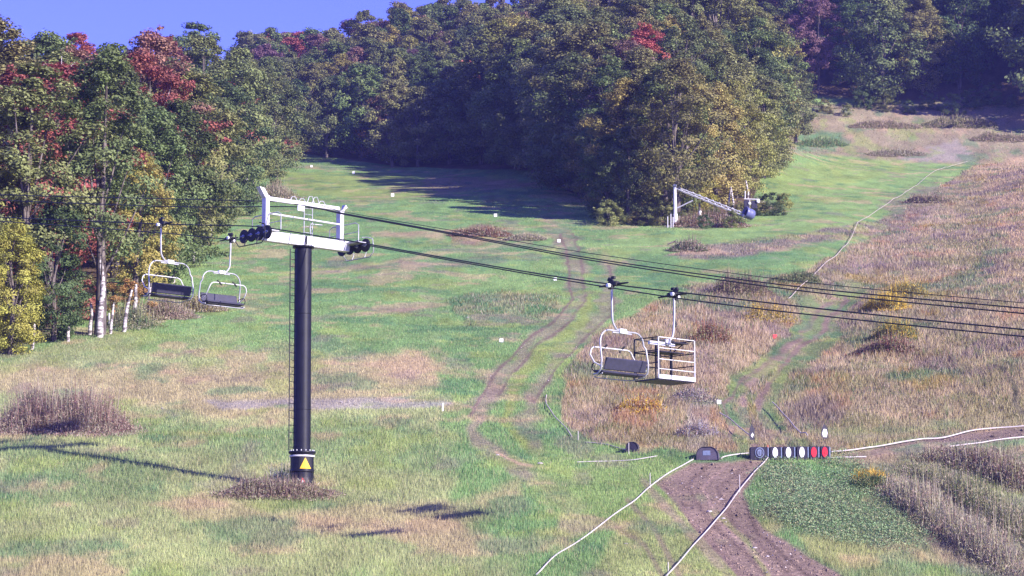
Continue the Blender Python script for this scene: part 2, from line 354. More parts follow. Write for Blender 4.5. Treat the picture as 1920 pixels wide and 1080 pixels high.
def gfeat(X,Y):
    Z=zg(X,Y); px,py=proj(X,Y,Z)
    n1=fbm(X/1.6,Y/6,21,3)-.5; n2=fbm(X/1.6,Y/6,57,3)-.5
    n3=fbm(X/9,Y/26,31,3)
    c=GRN[None,:]*(1-n3[:,None]*.25)+YGR[None,:]*(n3[:,None]*.55)
    h=np.full(len(X),.2)
    for kd,pts,wd,colr,st,hh in FEAT:
        q=np.array(pts,float); pad=wd*2
        mk=(px>q[:,0].min()-pad)&(px<q[:,0].max()+pad)&(py>q[:,1].min()-pad)&(py<q[:,1].max()+pad)
        ix=np.where(mk)[0]
        if len(ix)==0: continue
        j=max(wd*1.5,8) if kd=='p' else max(wd*1.3,5)
        x=px[ix]+n1[ix]*j*2; y=py[ix]+n2[ix]*j
        d=np.full(len(ix),1e9); ins=np.zeros(len(ix),bool)
        m=len(q); rngi=range(m) if kd=='p' else range(m-1)
        for i in rngi:
            a=q[i]; b=q[(i+1)%m]; e=b-a; L=(e**2).sum()+1e-9
            t=np.clip(((x-a[0])*e[0]+(y-a[1])*e[1])/L,0,1)
            dy=(y-a[1]-t*e[1])*(1 if kd=='p' else 1.0); d=np.minimum(d,np.hypot(x-a[0]-t*e[0],dy))
            if kd=='p':
                cr=((a[1]>y)!=(b[1]>y))&(x<(b[0]-a[0])*(y-a[1])/(b[1]-a[1]+1e-9)+a[0]); ins^=cr
        if kd=='p': wt=np.clip(.5+np.where(ins,d,-d)/wd,0,1)
        else: wt=np.clip(1.25-d/(wd*.8),0,1)
        wt=wt*wt*(3-2*wt)*st
        # broken, patchy cover
        wt=wt*np.clip(.55+1.1*fbm(X[ix]/1.1,Y[ix]/3.0,int(wd)+len(pts)*7,3),0,1.0)
        c[ix]=c[ix]*(1-wt[:,None])+colr[None,:]*wt[:,None]
        h[ix]=h[ix]*(1-wt)+hh*wt
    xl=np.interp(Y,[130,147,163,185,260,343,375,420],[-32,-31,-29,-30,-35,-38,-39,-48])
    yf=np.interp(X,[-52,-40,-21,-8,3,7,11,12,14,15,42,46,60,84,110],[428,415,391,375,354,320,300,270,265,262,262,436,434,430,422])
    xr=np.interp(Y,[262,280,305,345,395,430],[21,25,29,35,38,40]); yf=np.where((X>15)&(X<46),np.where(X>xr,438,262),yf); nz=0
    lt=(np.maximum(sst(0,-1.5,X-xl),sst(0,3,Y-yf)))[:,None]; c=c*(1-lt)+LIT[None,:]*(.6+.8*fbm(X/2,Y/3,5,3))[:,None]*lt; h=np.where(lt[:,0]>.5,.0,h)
    # mixed dry plants on the bank
    mw=sst(.27,.36,h)
    for sd,cc,th,k_ in ((201,OLV,.52,.65),(202,RUS*1.1,.64,.4),(203,PUR,.54,.7),(204,GLD*.8,.66,.5),(205,DRY*1.3,.56,.6),(206,DGR*.9,.62,.6)):
        f=fbm(X/3.2,Y/7.0,sd,4); w_=(sst(th,th+.10,f)*mw*k_)[:,None]; c=c*(1-w_)+cc[None,:]*w_
    for sd,cc,th,k_ in ((211,TAN,.58,.5),(212,DGR*1.1,.57,.55),(213,YGR,.58,.5),(214,PUR*1.1,.64,.4)):
        f=fbm(X/3.0,Y/4.5,sd,4); w_=(sst(th,th+.12,f)*(1-mw)*sst(.02,.08,h)*k_)[:,None]; c=c*(1-w_)+cc[None,:]*w_
    # bare blotches and tonal drift
    f=fbm(X/2.3,Y/5.0,91,4); c=c*(.74+.52*f)[:,None]
    g=fbm(X/.9,Y/2.2,17,3); c=c*(.80+.40*g)[:,None]
    return c,h,px,py

# ------------------------------------------------------------ ground sheet
us=np.concatenate([np.linspace(-3,-.5,8),np.linspace(-.48,-.225,24),np.linspace(-.215,.215,880),np.linspace(.225,.48,24),np.linspace(.5,3,8)])
ys=np.concatenate([np.linspace(-120,78,14),np.geomspace(82,460,660),np.linspace(466,620,36),np.linspace(640,2500,14)])
UU,YY=np.meshgrid(us,ys); XX=UU*np.maximum(YY,80)
ZZ=zg(XX,YY); nr,nc=XX.shape
gx,gy=XX.ravel(),YY.ravel()
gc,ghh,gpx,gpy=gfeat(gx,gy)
# forest litter under the trees beyond the trails
V=np.stack([gx,gy,ZZ.ravel()],1)
i=np.arange(nr*nc).reshape(nr,nc)
FQ=np.stack([i[:-1,:-1].ravel(),i[:-1,1:].ravel(),i[1:,1:].ravel(),i[1:,:-1].ravel()],1)
gm=bpy.data.materials.new('hillside_ground'); gm.use_nodes=True; n=gm.node_tree; b=n.nodes['Principled BSDF']; b.inputs['Roughness'].default_value=.95; b.inputs['Specular IOR Level'].default_value=.1
at=n.nodes.new('ShaderNodeAttribute'); at.attribute_name='gcol'
tc=n.nodes.new('ShaderNodeTexCoord'); n1=n.nodes.new('ShaderNodeTexNoise'); n1.inputs['Scale'].default_value=3.5; n1.inputs['Detail'].default_value=6; n1.inputs['Roughness'].default_value=.7
n.links.new(tc.outputs['Object'],n1.inputs['Vector'])
mr=n.nodes.new('ShaderNodeMapRange'); mr.inputs[1].default_value=.3; mr.inputs[2].default_value=.7; mr.inputs[3].default_value=.55; mr.inputs[4].default_value=1.3
n.links.new(n1.outputs[0],mr.inputs[0]); mm=n.nodes.new('ShaderNodeMix'); mm.data_type='RGBA'; mm.blend_type='MULTIPLY'; mm.inputs[0].default_value=1
n.links.new(at.outputs['Color'],mm.inputs[6]); n.links.new(mr.outputs[0],mm.inputs[7]); n.links.new(mm.outputs[2],b.inputs['Base Color'])
bp=n.nodes.new('ShaderNodeBump'); bp.inputs['Strength'].default_value=.8; bp.inputs['Distance'].default_value=.12
n.links.new(n1.outputs[0],bp.inputs['Height']); n.links.new(bp.outputs[0],b.inputs['Normal'])
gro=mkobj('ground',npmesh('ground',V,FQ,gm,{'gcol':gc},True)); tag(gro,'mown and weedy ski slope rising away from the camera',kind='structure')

# ------------------------------------------------------------ grass and weeds (uncountable)
def blades(name,label,N,pylo,pyhi,hs,wmul,keep,colf,seed,cat):
    r=np.random.default_rng(seed)
    px=r.uniform(-30,1950,N); py=r.uniform(pylo,pyhi,N)
    e=(HOR-py)/F; Y=18.8/np.maximum(.24-e,.03); Y=np.minimum(Y,430); X=(px-960)/F*Y*1.01
    c,h,qx,qy=gfeat(X,Y)
    k=keep(X,Y,qx,qy,h,r)
    X,Y,c,h=X[k],Y[k],c[k],h[k]; n=len(X); Z=zg(X,Y)
    H=hs(h,X,Y)*r.uniform(.55,1.3,n); W=np.maximum(.018,Y*.00022)*wmul*r.uniform(.7,1.3,n)
    ang=r.uniform(-.9,.9,n); tx,ty=np.cos(ang)*W/2,np.sin(ang)*W/2
    lx=r.normal(0,.30,n)*H; ly=r.normal(0,.30,n)*H
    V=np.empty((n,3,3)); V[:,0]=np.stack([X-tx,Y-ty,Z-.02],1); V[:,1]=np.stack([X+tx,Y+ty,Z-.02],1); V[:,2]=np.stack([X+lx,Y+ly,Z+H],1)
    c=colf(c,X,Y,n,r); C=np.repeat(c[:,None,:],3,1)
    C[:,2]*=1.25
    o=mkobj(name,npmesh(name,V.reshape(-1,3),np.arange(n*3).reshape(n,3),M['blade'],{'gcol':C.reshape(-1,3)}))
    return tag(o,label,cat,kind='stuff')
def gcolf(c,X,Y,n,r):
    v=r.uniform(.78,1.3,n)[:,None]; c=c*v
    k=r.random(n)<.10; c[k]=c[k]*.4+np.array([.42,.34,.20])*.6
    return c
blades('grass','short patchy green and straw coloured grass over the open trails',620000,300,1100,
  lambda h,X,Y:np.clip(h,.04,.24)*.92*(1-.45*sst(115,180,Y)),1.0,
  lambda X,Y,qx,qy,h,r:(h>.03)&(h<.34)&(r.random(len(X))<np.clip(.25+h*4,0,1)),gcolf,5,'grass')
def mcolf(c,X,Y,n,r):
    v=r.uniform(.5,1.35,n)[:,None]; c=c*v; f=fbm(X/1.5,Y/3,7,3)
    k=r.random(n)<.25*f; c[k]=c[k]*.3+np.array([.26,.19,.06])*.7
    k=r.random(n)<.07; c[k]=np.array([.42,.34,.25])
    k=r.random(n)<.10*(f>.5); c[k]=np.array([.10,.15,.05])
    return c
def clods():
    r=np.random.default_rng(9); N=45000; px=r.uniform(860,1950,N); py=r.uniform(420,1100,N); Y=18.8/(.24-(HOR-py)/F); X=(px-960)/F*Y*1.01
    c,h,_,_=gfeat(X,Y); k=(h<.055)&(Y<220); X,Y,c=X[k],Y[k],c[k]; n=len(X); Z=zg(X,Y); sz=r.uniform(.015,.06,n)*(1+(r.random(n)<.03)*1.2); a=r.random(n)*6.28
    V=np.empty((n,4,3)); 
    for i in range(3): V[:,i]=np.stack([X+np.cos(a+2.1*i)*sz*1.2,Y+np.sin(a+2.1*i)*sz*1.6,Z-.01],1)
    V[:,3]=np.stack([X,Y,Z+sz*.8],1); f=np.arange(n*4).reshape(n,4); F_=np.concatenate([f[:,[0,1,3]],f[:,[1,2,3]],f[:,[2,0,3]]])
    c=c*r.uniform(.55,1.5,n)[:,None]; c[r.random(n)<.03]=[.55,.48,.45]
    tag(mkobj('dirt_clods',npmesh('dirt_clods',V.reshape(-1,3),F_,M['blade'],{'gcol':np.repeat(c,4,0)})),'loose dirt and pebbles on the muddy tracks','dirt',kind='stuff')
clods()
blades('meadow_weeds','tall dry reddish brown weeds covering the bank on the right',420000,240,880,
  lambda h,X,Y:h*(.25+.9*fbm(X/1.8,Y/4,77,3)),1.3,
  lambda X,Y,qx,qy,h,r:(h>=.27),mcolf,6,'weeds')

# scrub made of many upright stalks with small leaves, following patches
def scrub_arrays(N,pts_fn,r,stalk,cols,lean=.25,wmul=1.0):
    X,Y,H=pts_fn(N,r); n=len(X); Z=zg(X,Y)
    k=stalk; X=np.repeat(X,k)+r.normal(0,.06,n*k); Y=np.repeat(Y,k)+r.normal(0,.06,n*k); H=np.repeat(H,k)*r.uniform(.55,1.15,n*k); Z=zg(X,Y)
    m=n*k; t=r.random(m)**.75; sp=.12+.30*t*np.clip(H,.3,1)
    p0=np.stack([X+r.normal(0,1,m)*sp,Y+r.normal(0,1,m)*sp,Z+H*t],1)
    d=r.normal(0,1,(m,3))*[lean*2,lean*2,.6]+[0,0,.7]; d/=np.linalg.norm(d,axis=1)[:,None]
    ln=r.uniform(.06,.20,m)*(1 if wmul<1.4 else .55); p1=p0+d*ln[:,None]; W=np.maximum(.012,Y*.00013)*wmul*r.uniform(.7,1.5,m)
    kk=(r.random(m)<.16)&(wmul<1.4); p0[kk,2]=Z[kk]; d[kk]=d[kk]*.25+[0,0,1]; ln[kk]=H[kk]*r.uniform(.7,1.45,kk.sum()); W[kk]*=.55; p1=p0+d*ln[:,None]
    sd=np.cross(d,r.normal(0,1,(m,3))); sd/=np.linalg.norm(sd,axis=1)[:,None]+1e-6; mid=(p0+p1)/2
    V=np.empty((m,4,3)); V[:,0]=p0; V[:,1]=mid+sd*W[:,None]; V[:,2]=p1; V[:,3]=mid-sd*W[:,None]
    ci=r.integers(0,len(cols),n); C=np.array(cols)[np.repeat(ci,k)]*r.uniform(.6,1.45,m)[:,None]
    C=np.repeat(C[:,None,:],4,1)
    return V.reshape(-1,3),np.arange(m*4).reshape(m,4),C.reshape(-1,3)
def along(pl,wid,h0,nz=1.0):
    pts=[G(*p) for p in pl]
    seg=[(pts[i],pts[i+1],(pts[i+1]-pts[i]).length) for i in range(len(pts)-1)]; tot=sum(s[2] for s in seg)
    def fn(N,r):
        t=r.random(N)*tot; X=np.zeros(N);Y=np.zeros(N);acc=0
        for a,b,L in seg:
            k=(t>=acc)&(t<=acc+L); q=(t[k]-acc)/L; X[k]=a.x+(b.x-a.x)*q; Y[k]=a.y+(b.y-a.y)*q; acc+=L
        o=r.normal(0,.62,N); o2=r.normal(0,.62,N); e_=np.minimum(t,tot-t)/max(tot*.22,.01)
        H=h0*np.clip(1.05-.55*(o**2+o2**2),.12,1.05)*np.clip(.25+.75*e_,.25,1)*(.35+1.1*fbm((X)/1.1,(Y)/1.5,9,3))*r.uniform(.4,1.3,N)
        return X+o*wid,Y+o2*wid*1.5,H
    return fn
def patch(name,label,cat,N,fn,stalk,cols,seed,kind='stuff',group=None,**kw):
    r=np.random.default_rng(seed); v,f,c=scrub_arrays(N,fn,r,stalk,cols,**kw)
    o=mkobj(name,npmesh(name,v,f,M['blade'],{'gcol':c})); return tag(o,label,cat,group,kind)
PB=(.29,.20,.16); PB2=(.38,.30,.23); OL=(.25,.24,.11); DG=(.09,.14,.06); GY=(.34,.32,.22); GD=(.60,.42,.06); BG=(.15,.27,.10)
patch('brush_row','nearest diagonal row of grey brown brush at the bottom right','brush',3400,along([(1655,905),(1720,950),(1800,1010),(1880,1060),(1960,1110)],.75,.95),26,[PB2,GY,OL,PB,GY],31)
patch('brush_row','middle diagonal row of olive and brown brush at the bottom right','brush',3200,along([(1720,885),(1800,930),(1880,985),(1960,1030)],.7,.95),26,[OL,PB2,GY,OL,DG],32)
patch('brush_row','far diagonal row of dark brown brush beside the dirt road','brush',3000,along([(1760,862),(1850,885),(1960,925)],.8,.9),26,[PB,PB2,(.12,.06,.06),GY,OL],33)
def area(poly,h0,sx=1.5):
    def fn(N,r):
        q=np.array(poly,float); px=r.uniform(q[:,0].min(),q[:,0].max(),N*3); py=r.uniform(q[:,1].min(),q[:,1].max(),N*3); ins=np.zeros(len(px),bool)
        for i in range(len(q)):
            a=q[i]; b=q[(i+1)%len(q)]; ins^=((a[1]>py)!=(b[1]>py))&(px<(b[0]-a[0])*(py-a[1])/(b[1]-a[1]+1e-9)+a[0])
        px,py=px[ins][:N],py[ins][:N]; Y=18.8/(.24-(HOR-py)/F); X=(px-960)/F*Y*1.01
        f=fbm(X/1.3,Y/2.2,13,3); k_=r.random(len(X))<sst(.30,.55,f); X,Y,f=X[k_],Y[k_],f[k_]; X=X+r.normal(0,.35,len(X)); Y=Y+r.normal(0,1.0,len(X)); return X,Y,h0*(.2+1.2*f)*r.uniform(.5,1.3,len(X))
    return fn
patch('nettle_patch','dense dark green leafy weeds beside the muddy track','weeds',6500,area([(1445,893),(1590,885),(1650,930),(1710,1010),(1640,1030),(1540,1010),(1440,965),(1415,930)],.30),20,[(.22,.31,.15),(.18,.29,.14),(.21,.30,.15),(.28,.34,.17),(.30,.28,.16)],35,lean=.7,wmul=1.5)

# countable shrubs, each its own thing
def shrub(px,py,wid,h,N,cols,label,seed,group=None,ln=None,cat='shrub'):
    a=G(px-wid*.5,py); b=G(px+wid*.5,py+ (ln or 0)); fn=along([(px-wid*.42,py),(px+wid*.42,py+(ln or 0))],max(.35,h*.55),h)
    r=np.random.default_rng(seed); v,f,c=scrub_arrays(N,fn,r,22,cols,lean=.42); o0=v.mean(0); o0[2]=v[:,2].min(); v=v-o0
    o=mkobj('shrub',npmesh('shrub',v,f,M['blade'],{'gcol':c})); o.location=o0; return tag(o,label,cat,group)
shrub(110,812,250,1.9,4200,[PB,PB2,(.16,.08,.08),PB,GY],'wide purple brown thicket on the grass at the left edge',41)
shrub(52,800,60,1.25,260,[GD,OL,(.5,.33,.05)],'small golden yellow shrub in front of the thicket at the left edge',42)
shrub(520,930,230,.52,3200,[(.22,.15,.13),PB,(.2,.12,.10),GY,PB2,OL],'low purple brown scrub around the foot of the lift tower',43)
shrub(545,905,40,.95,160,[GY,DG,(.3,.3,.3)],'dark leafy shrub tight against the left side of the tower base',44)
for k,(x,y,wd,h,cols,l) in enumerate([
 (900,442,120,.75,[RUS*.6,PB,PB2,OL],'reddish brown scrub in mid slope above the haul ropes'),
 (985,450,70,.6,[PB2,GY,OL],'pale brown scrub right of the reddish scrub in mid slope'),
 (310,596,90,1.2,[PB2,OL,GY,PB],'grey brown shrub below the left hand chairlift chair'),
 (375,583,80,1.0,[OL,(.26,.2,.05),PB2,GY],'yellowish shrub at the forest edge below the chairs'),
 (245,612,60,1.4,[DG,OL,GY],'dark green shrub behind the pale trunk at forest edge'),
 (520,372,70,1.6,[OL,PB2,GY],'tan shrub at the far end of the left forest edge'),
 (1490,530,90,.8,[(.12,.12,.07),DG,OL],'dark shrub in the hollow where the long tape ends'),
 (1390,550,90,1.1,[(.10,.08,.06),OL,PB],'dark brown shrub left of the hollow'),
 (1440,600,70,1.1,[OL,GD,PB2],'olive shrub beside the red marker'),
 (1660,580,70,.9,[GD,OL,GD],'bright yellow goldenrod clump under the ropes on the right'),
 (1700,555,60,.9,[GD,OL,OL],'yellow clump just right of the brightest goldenrod'),
 (1660,665,120,.8,[(.22,.09,.07),PB,OL],'dark crimson shrub in the middle of the brown bank'),
 (1680,635,70,.9,[GD,OL,DG],'yellow green shrub above the crimson one'),
 (1306,820,34,.75,[GY,(.3,.27,.33),PB],'grey thistle clump behind the dark rounded pad'),
 (1300,750,40,.8,[PB,GY,(.25,.22,.26)],'grey purple clump in the ditch below the work basket'),
 (1335,640,50,.9,[RUS*.8,OL,PB],'rusty clump right of the work basket'),
 (1200,770,60,.8,[RUS,GD,PB2],'orange clump below the nearest chair'),
 (1640,917,60,.7,[DG,(.07,.12,.05),OL],'dark green bush at the head of the nearest brush row'),
 (1632,904,22,.55,[GD,(.5,.3,.05)],'small orange yellow bush at the head of the nearest brush row'),
 (1290,470,60,.7,[DG,GY,PB],'low dark bush left of the purple weed band'),
 (1740,380,90,.8,[PB,OL,PB2],'dark scrub where the upper trail meets the bank'),
 (1540,272,100,1.0,[OL,BG,(.18,.25,.12)],'bright green brush on the upper bank beside the island trees'),
 (1680,290,120,.7,[PB2,GY,OL],'pale scrub at the top of the long tape'),
 (1800,235,150,1.2,[OL,PB2,OL],'green and tan brush under the right hand forest'),
 (1880,262,130,1.0,[PB2,(.36,.28,.18),OL],'purple brown brush on the upper bank at the right edge'),
 (1660,238,150,.9,[PB2,OL,(.36,.28,.18)],'tan brush in front of the shaded forest'),
 (1330,425,150,1.2,[OL,PB,PB2,RUS*.5],'low brown brush at the foot of the snow gun'),
 (1420,395,60,1.2,[PB,OL,GY],'brown brush behind the control boxes'),
 ]):
    shrub(x,y,wd,h,int(wd*13),[tuple(c) for c in cols],l,60+k)

# ------------------------------------------------------------ trees
def leaves(cent,rad,per,r,size,zsq=.62,jit=.75):
    k=len(cent); n=k*per; C=np.repeat(cent,per,0); RR=np.repeat(rad,per)
    d=r.normal(size=(n,3)); d/=np.linalg.norm(d,axis=1)[:,None]
    rr=RR*(r.random(n)**.45); p=C+d*rr[:,None]*np.array([1,1,zsq])
    ax=np.array([0,0,C[:,2].mean()*.8]); outw=C-ax; outw/=np.linalg.norm(outw,axis=1)[:,None]+1e-6
    nm=d*.55+outw*.5+np.array([0,0,.55])+r.normal(0,jit*.6,(n,3)); nm/=np.linalg.norm(nm,axis=1)[:,None]
    t=np.cross(nm,r.normal(size=(n,3))); t/=np.linalg.norm(t,axis=1)[:,None]+1e-6; b=np.cross(nm,t)
    s=size*r.uniform(.55,1.35,n)[:,None]
    V=np.stack([p-t*s,p-b*s*.55,p+t*s,p+b*s*.55],1)
    cl=np.zeros((n,3)); cl[:,0]=np.repeat(r.random(k),per)*.7+r.random(n)*.3; cl[:,1]=np.repeat(r.random(k),per)*.45+r.random(n)*.55
    cl=np.repeat(cl[:,None,:],4,1)
    return V.reshape(-1,3),np.arange(n*4).reshape(n,4),cl.reshape(-1,3)
def make_tree(kind,seed):
    r=np.random.default_rng(seed)
    if kind=='broad': H,h0,rm,nc,per,rc=17,.20,4.3,125,190,(.8,1.65)
    elif kind=='edge': H,h0,rm,nc,per,rc=16,.06,4.0,135,190,(.8,1.6)
    elif kind=='tall': H,h0,rm,nc,per,rc=20,.30,3.3,100,180,(.8,1.5)
    elif kind=='far': H,h0,rm,nc,per,rc=16,.10,4.6,95,130,(1.0,1.9)
    else: H,h0,rm,nc,per,rc=5,.02,2.2,50,150,(.5,.95)
    t=r.random(nc)**.85; hh=h0+(1-h0)*t
    prof=np.sin(np.clip((t*.86+.14),0,1)*math.pi)**.6 if kind!='tall' else np.sin(np.clip(t*.84+.16,0,1)*math.pi)**.5
    an=r.random(nc)*2*math.pi; lob=1+.28*np.sin(an*2+r.random()*6)+.2*np.sin(an*3+hh*9+r.random()*6)
    q=rm*prof*lob*np.sqrt(r.uniform(.22,1.0,nc)); cent=np.stack([np.cos(an)*q,np.sin(an)*q,hh*H-.4],1)
    rad=r.uniform(rc[0],rc[1],nc)*(1-.35*t)
    sz={'bush':.095,'far':.19}.get(kind,.135)
    v,f,c=leaves(cent,rad,per,r,sz)
    # scattered twigs of leaves outside the outline
    v2,f2,c2=leaves(cent[:nc//2]*np.array([1.15,1.15,1.0])+r.normal(0,.4,(nc//2,3)),rad[:nc//2]*.5,34,r,sz)
    cm=npmesh('crown',np.concatenate([v,v2]),np.concatenate([f,f2+len(v)]),M['leaf'],{'cl':np.concatenate([c,c2])})
    t=MB(); tr=.021*H*(.8 if kind!='bush' else .5)
    pts=[Vector((math.sin(i*1.1+seed)*.10*i*.5,math.cos(i*.9+seed)*.09*i*.5,H*.88*i/8-.5)) for i in range(9)]
    t.tube(pts,[tr*(1.25-.13*i) for i in range(9)],8)
    for j in r.choice(nc,14 if kind!='bush' else 6,replace=False):
        c3=Vector(cent[j]); k=max(1,min(7,int(c3.z/H*8*.7))); a=pts[k]; m=(a+c3)/2+Vector((0,0,-.3)); t.tube([a,m,c3],[tr*.32,tr*.2,tr*.07],5)
    return cm,t
KM={}
for kind,n_ in (('broad',4),('edge',4),('tall',3),('far',4),('bush',3)):
    KM[kind]=[]
    for j in range(n_):
        cm,t=make_tree(kind,100+j*7+len(kind)); KM[kind].append((cm,t.mesh('trunk',M['bark']),t.mesh('trunk',M['birch'])))
TC=dict(dg=(.095,.135,.045),gr=(.155,.195,.068),ol=(.205,.210,.075),yg=(.31,.30,.085),yl=(.33,.30,.06),og=(.33,.19,.06),
        rd=(.33,.115,.085),rs=(.26,.16,.10),pu=(.20,.12,.12),bg=(.125,.165,.055),br=(.225,.19,.09))
SPECS=[]
def tree(X,Y,kind,col,scale,label,group=None,birch=False,name='broadleaf_tree',sx=None,dz=0):
    s_=scale*random.uniform(.93,1.07); d=dict(X=X,Y=Y,z=float(zg(X,Y))-.15+dz,k=kind,v=random.randrange(len(KM[kind])),col=col,s=s_,w=s_*(sx or random.uniform(.95,1.22)),label=label,group=group,birch=birch,name=name,rz=random.uniform(0,6.28),cj=[random.uniform(.82,1.2),random.uniform(.9,1.12),random.uniform(.9,1.12)])
    SPECS.append(d); return d
HT=dict(broad=(17,4.3),edge=(16,4.0),tall=(20,3.3),far=(16,4.6),bush=(5,2.2))
def grow():
    # what shows of each tree, so the three hundred that show largest stay things of their own
    g=np.zeros((144,256),int); order=sorted(SPECS,key=lambda d:d['Y'])
    yy,xx=np.mgrid[0:144,0:256]
    for d in order:
        H,r_=HT[d['k']]; px,p0=proj(d['X'],d['Y'],d['z']+H*d['s']*.1); _,p1=proj(d['X'],d['Y'],d['z']+H*d['s'])
        cx,cy=px/7.5,(p0+p1)/15; rx=r_*d['w']*4800/d['Y']/7.5; ry=(p0-p1)/15
        m=(((xx-cx)/rx)**2+((yy-cy)/ry)**2<1)&(g==0); d['vis']=int(m.sum()); g[m]=1; d['px']=px; d['top']=p1
    forest=[d for d in SPECS if d['k']!='bush' and d['name']=='broadleaf_tree']
    forest.sort(key=lambda d:-(d['vis']+(1e4 if not d['group'] else 0)))
    for i,d in enumerate(forest): d['far']=(i>=290 or (d['vis']==0 and bool(d['group'])))
    for d in SPECS:
        if d['vis']==0 and d['group']: d['far']=True
    rest=[]
    # place words for look-alikes
    LM=[(140,'near left edge'),(300,'over the left chair'),(470,'left of tower top'),(600,'right of left forest'),(760,'over the upper trail'),(930,'over the forest shadow'),(1120,'left of wooded island'),(1260,'over snow gun mast'),(1400,'over the control boxes'),(1520,'at island right flank'),(1720,'over long hose end'),(9999,'near right edge')]
    for d in SPECS:
        if d['group'] and d['vis']>0:
            lm=[t for x,t in LM if d['px']<x][0]; row='high' if d['top']<20 else ('midway' if d['top']<110 else 'low')
            d['label']+=', '+row+' '+lm
    by={}
    for d in SPECS: by.setdefault(d['label'],[]).append(d)
    OR=['first','second','third','fourth','fifth','sixth','seventh','eighth','ninth','tenth']
    for l,ds in by.items():
        if len(ds)>1 and ds[0]['vis']>0 and len(l.split())<14:
            ds.sort(key=lambda d:d['px'])
            for i,d in enumerate(ds[:10]): d['label']=l+', '+OR[i]+' from left'
    for d in SPECS:
        if d.get('far'):
            if d['k']!='bush' or d['vis']>0: rest.append(d)
            continue
        cm,tb,tw=KM[d['k']][d['v']]
        e=empty(d['name'],(d['X'],d['Y'],d['z']),d['rz'],d['label'],'tree' if d['k']!='bush' else 'bush',d['group']); e.scale=(d['w'],d['w'],d['s'])
        c=mkobj('crown',cm,e); k=TC[d['col']]; j,a,b_=d['cj']; c.color=(k[0]*j*a,k[1]*j,k[2]*j*b_,1); mkobj('trunk',tw if d['birch'] else tb,e)
    if rest:
        vs=[];cs=[]
        for d in rest:
            cm=KM[d['k']][d['v']][0]; v=np.empty(len(cm.vertices)*3,np.float32); cm.vertices.foreach_get('co',v); v=v.reshape(-1,4,3)[::2]
            m=v.mean(1,keepdims=True); v=m+(v-m)*1.4; cl=np.empty(len(cm.vertices)*4,np.float32); cm.attributes['cl'].data.foreach_get('color',cl); cl=cl.reshape(-1,4,4)[::2]
            a=d['rz']; x=v[...,0]*math.cos(a)-v[...,1]*math.sin(a); y=v[...,0]*math.sin(a)+v[...,1]*math.cos(a)
            vs.append(np.stack([x*d['w']+d['X'],y*d['w']+d['Y'],v[...,2]*d['s']+d['z']],-1).reshape(-1,3)); cs.append((np.array(TC[d['col']])*d['cj'][0]*(.45+1.3*cl[...,1:2])).reshape(-1,3))
        v=np.concatenate(vs); o=mkobj('woodland',npmesh('woodland',v,np.arange(len(v)).reshape(-1,4),M['blade'],{'gcol':np.concatenate(cs)})); tag(o,'remaining mass of far trees between and behind the separate ones','woodland',kind='stuff')
    print('TREES',len(SPECS),'far',len(rest),'individual',sum(1 for d in SPECS if not d.get('far')), 'hidden',sum(1 for d in SPECS if d['vis']==0))
placed=[]
def place(px,py,*a,**k):
    g=G(px,py); placed.append((g.x,g.y)); return tree(g.x,g.y,*a,**k)
# left forest edge, featured trees: pixel of the foot
LF=[(20,664,'edge','yl',.55,'bright yellow green tree leaning into view at the lower left corner of the forest'),
 (-18,640,'edge','yg',.80,'yellow tree at the left edge just above the yellow corner tree'),
 (45,640,'tall','ol',.86,'olive tree with a thick grey trunk behind the yellow corner tree'),
 (8,585,'broad','rd',1.12,'tall red crowned maple at the far left, its top against the sky'),
 (100,640,'edge','dg',.62,'dark green leafy tree between the yellow corner tree and the pale trunk'),
 (187,628,'tall','gr',.95,'green tree on the tall pale bare trunk nearest the grass'),
 (105,560,'broad','ol',1.12,'big olive tree with pale forked limbs near the upper left corner'),
 (150,600,'bush','rd',.62,'small scarlet sapling low in the forest edge on the left'),
 (235,600,'bush','og',.6,'small orange sapling right of the pale trunk'),
 (255,560,'edge','yg',.68,'golden tree halfway up the left forest edge'),
 (215,520,'broad','bg',1.1,'dark green tree behind the golden one'),
 (285,540,'edge','gr',.85,'green tree right of the golden tree'),
 (330,505,'edge','dg',.95,'dark green tree behind the left chair'),
 (270,470,'broad','rs',1.15,'rusty topped maple in the middle of the left forest'),
 (350,470,'edge','ol',1.0,'olive tree above the second chair'),
 (385,440,'edge','gr',1.0,'green tree two places left of the last edge tree'),
 (415,405,'edge','bg',1.05,'blue green full tree beside the tower top'),
 (440,378,'edge','gr',1.12,'full green tree at the bend of the left forest edge'),
 (468,352,'edge','ol',1.12,'olive tree with pale stems near the end of the left edge'),
 (500,330,'edge','gr',1.15,'rounded green tree that ends the left forest edge'),
 (516,316,'edge','ol',.9,'last small tree past the rounded green one'),
 (532,303,'bush','rd',.9,'tiny red bush at the end of the left forest edge')]
for i,(x,y,k,c,s,l) in enumerate(LF): place(x,y,k,c,s,l,birch=(i in (18,)),name='maple_tree' if c=='rd' else 'broadleaf_tree')
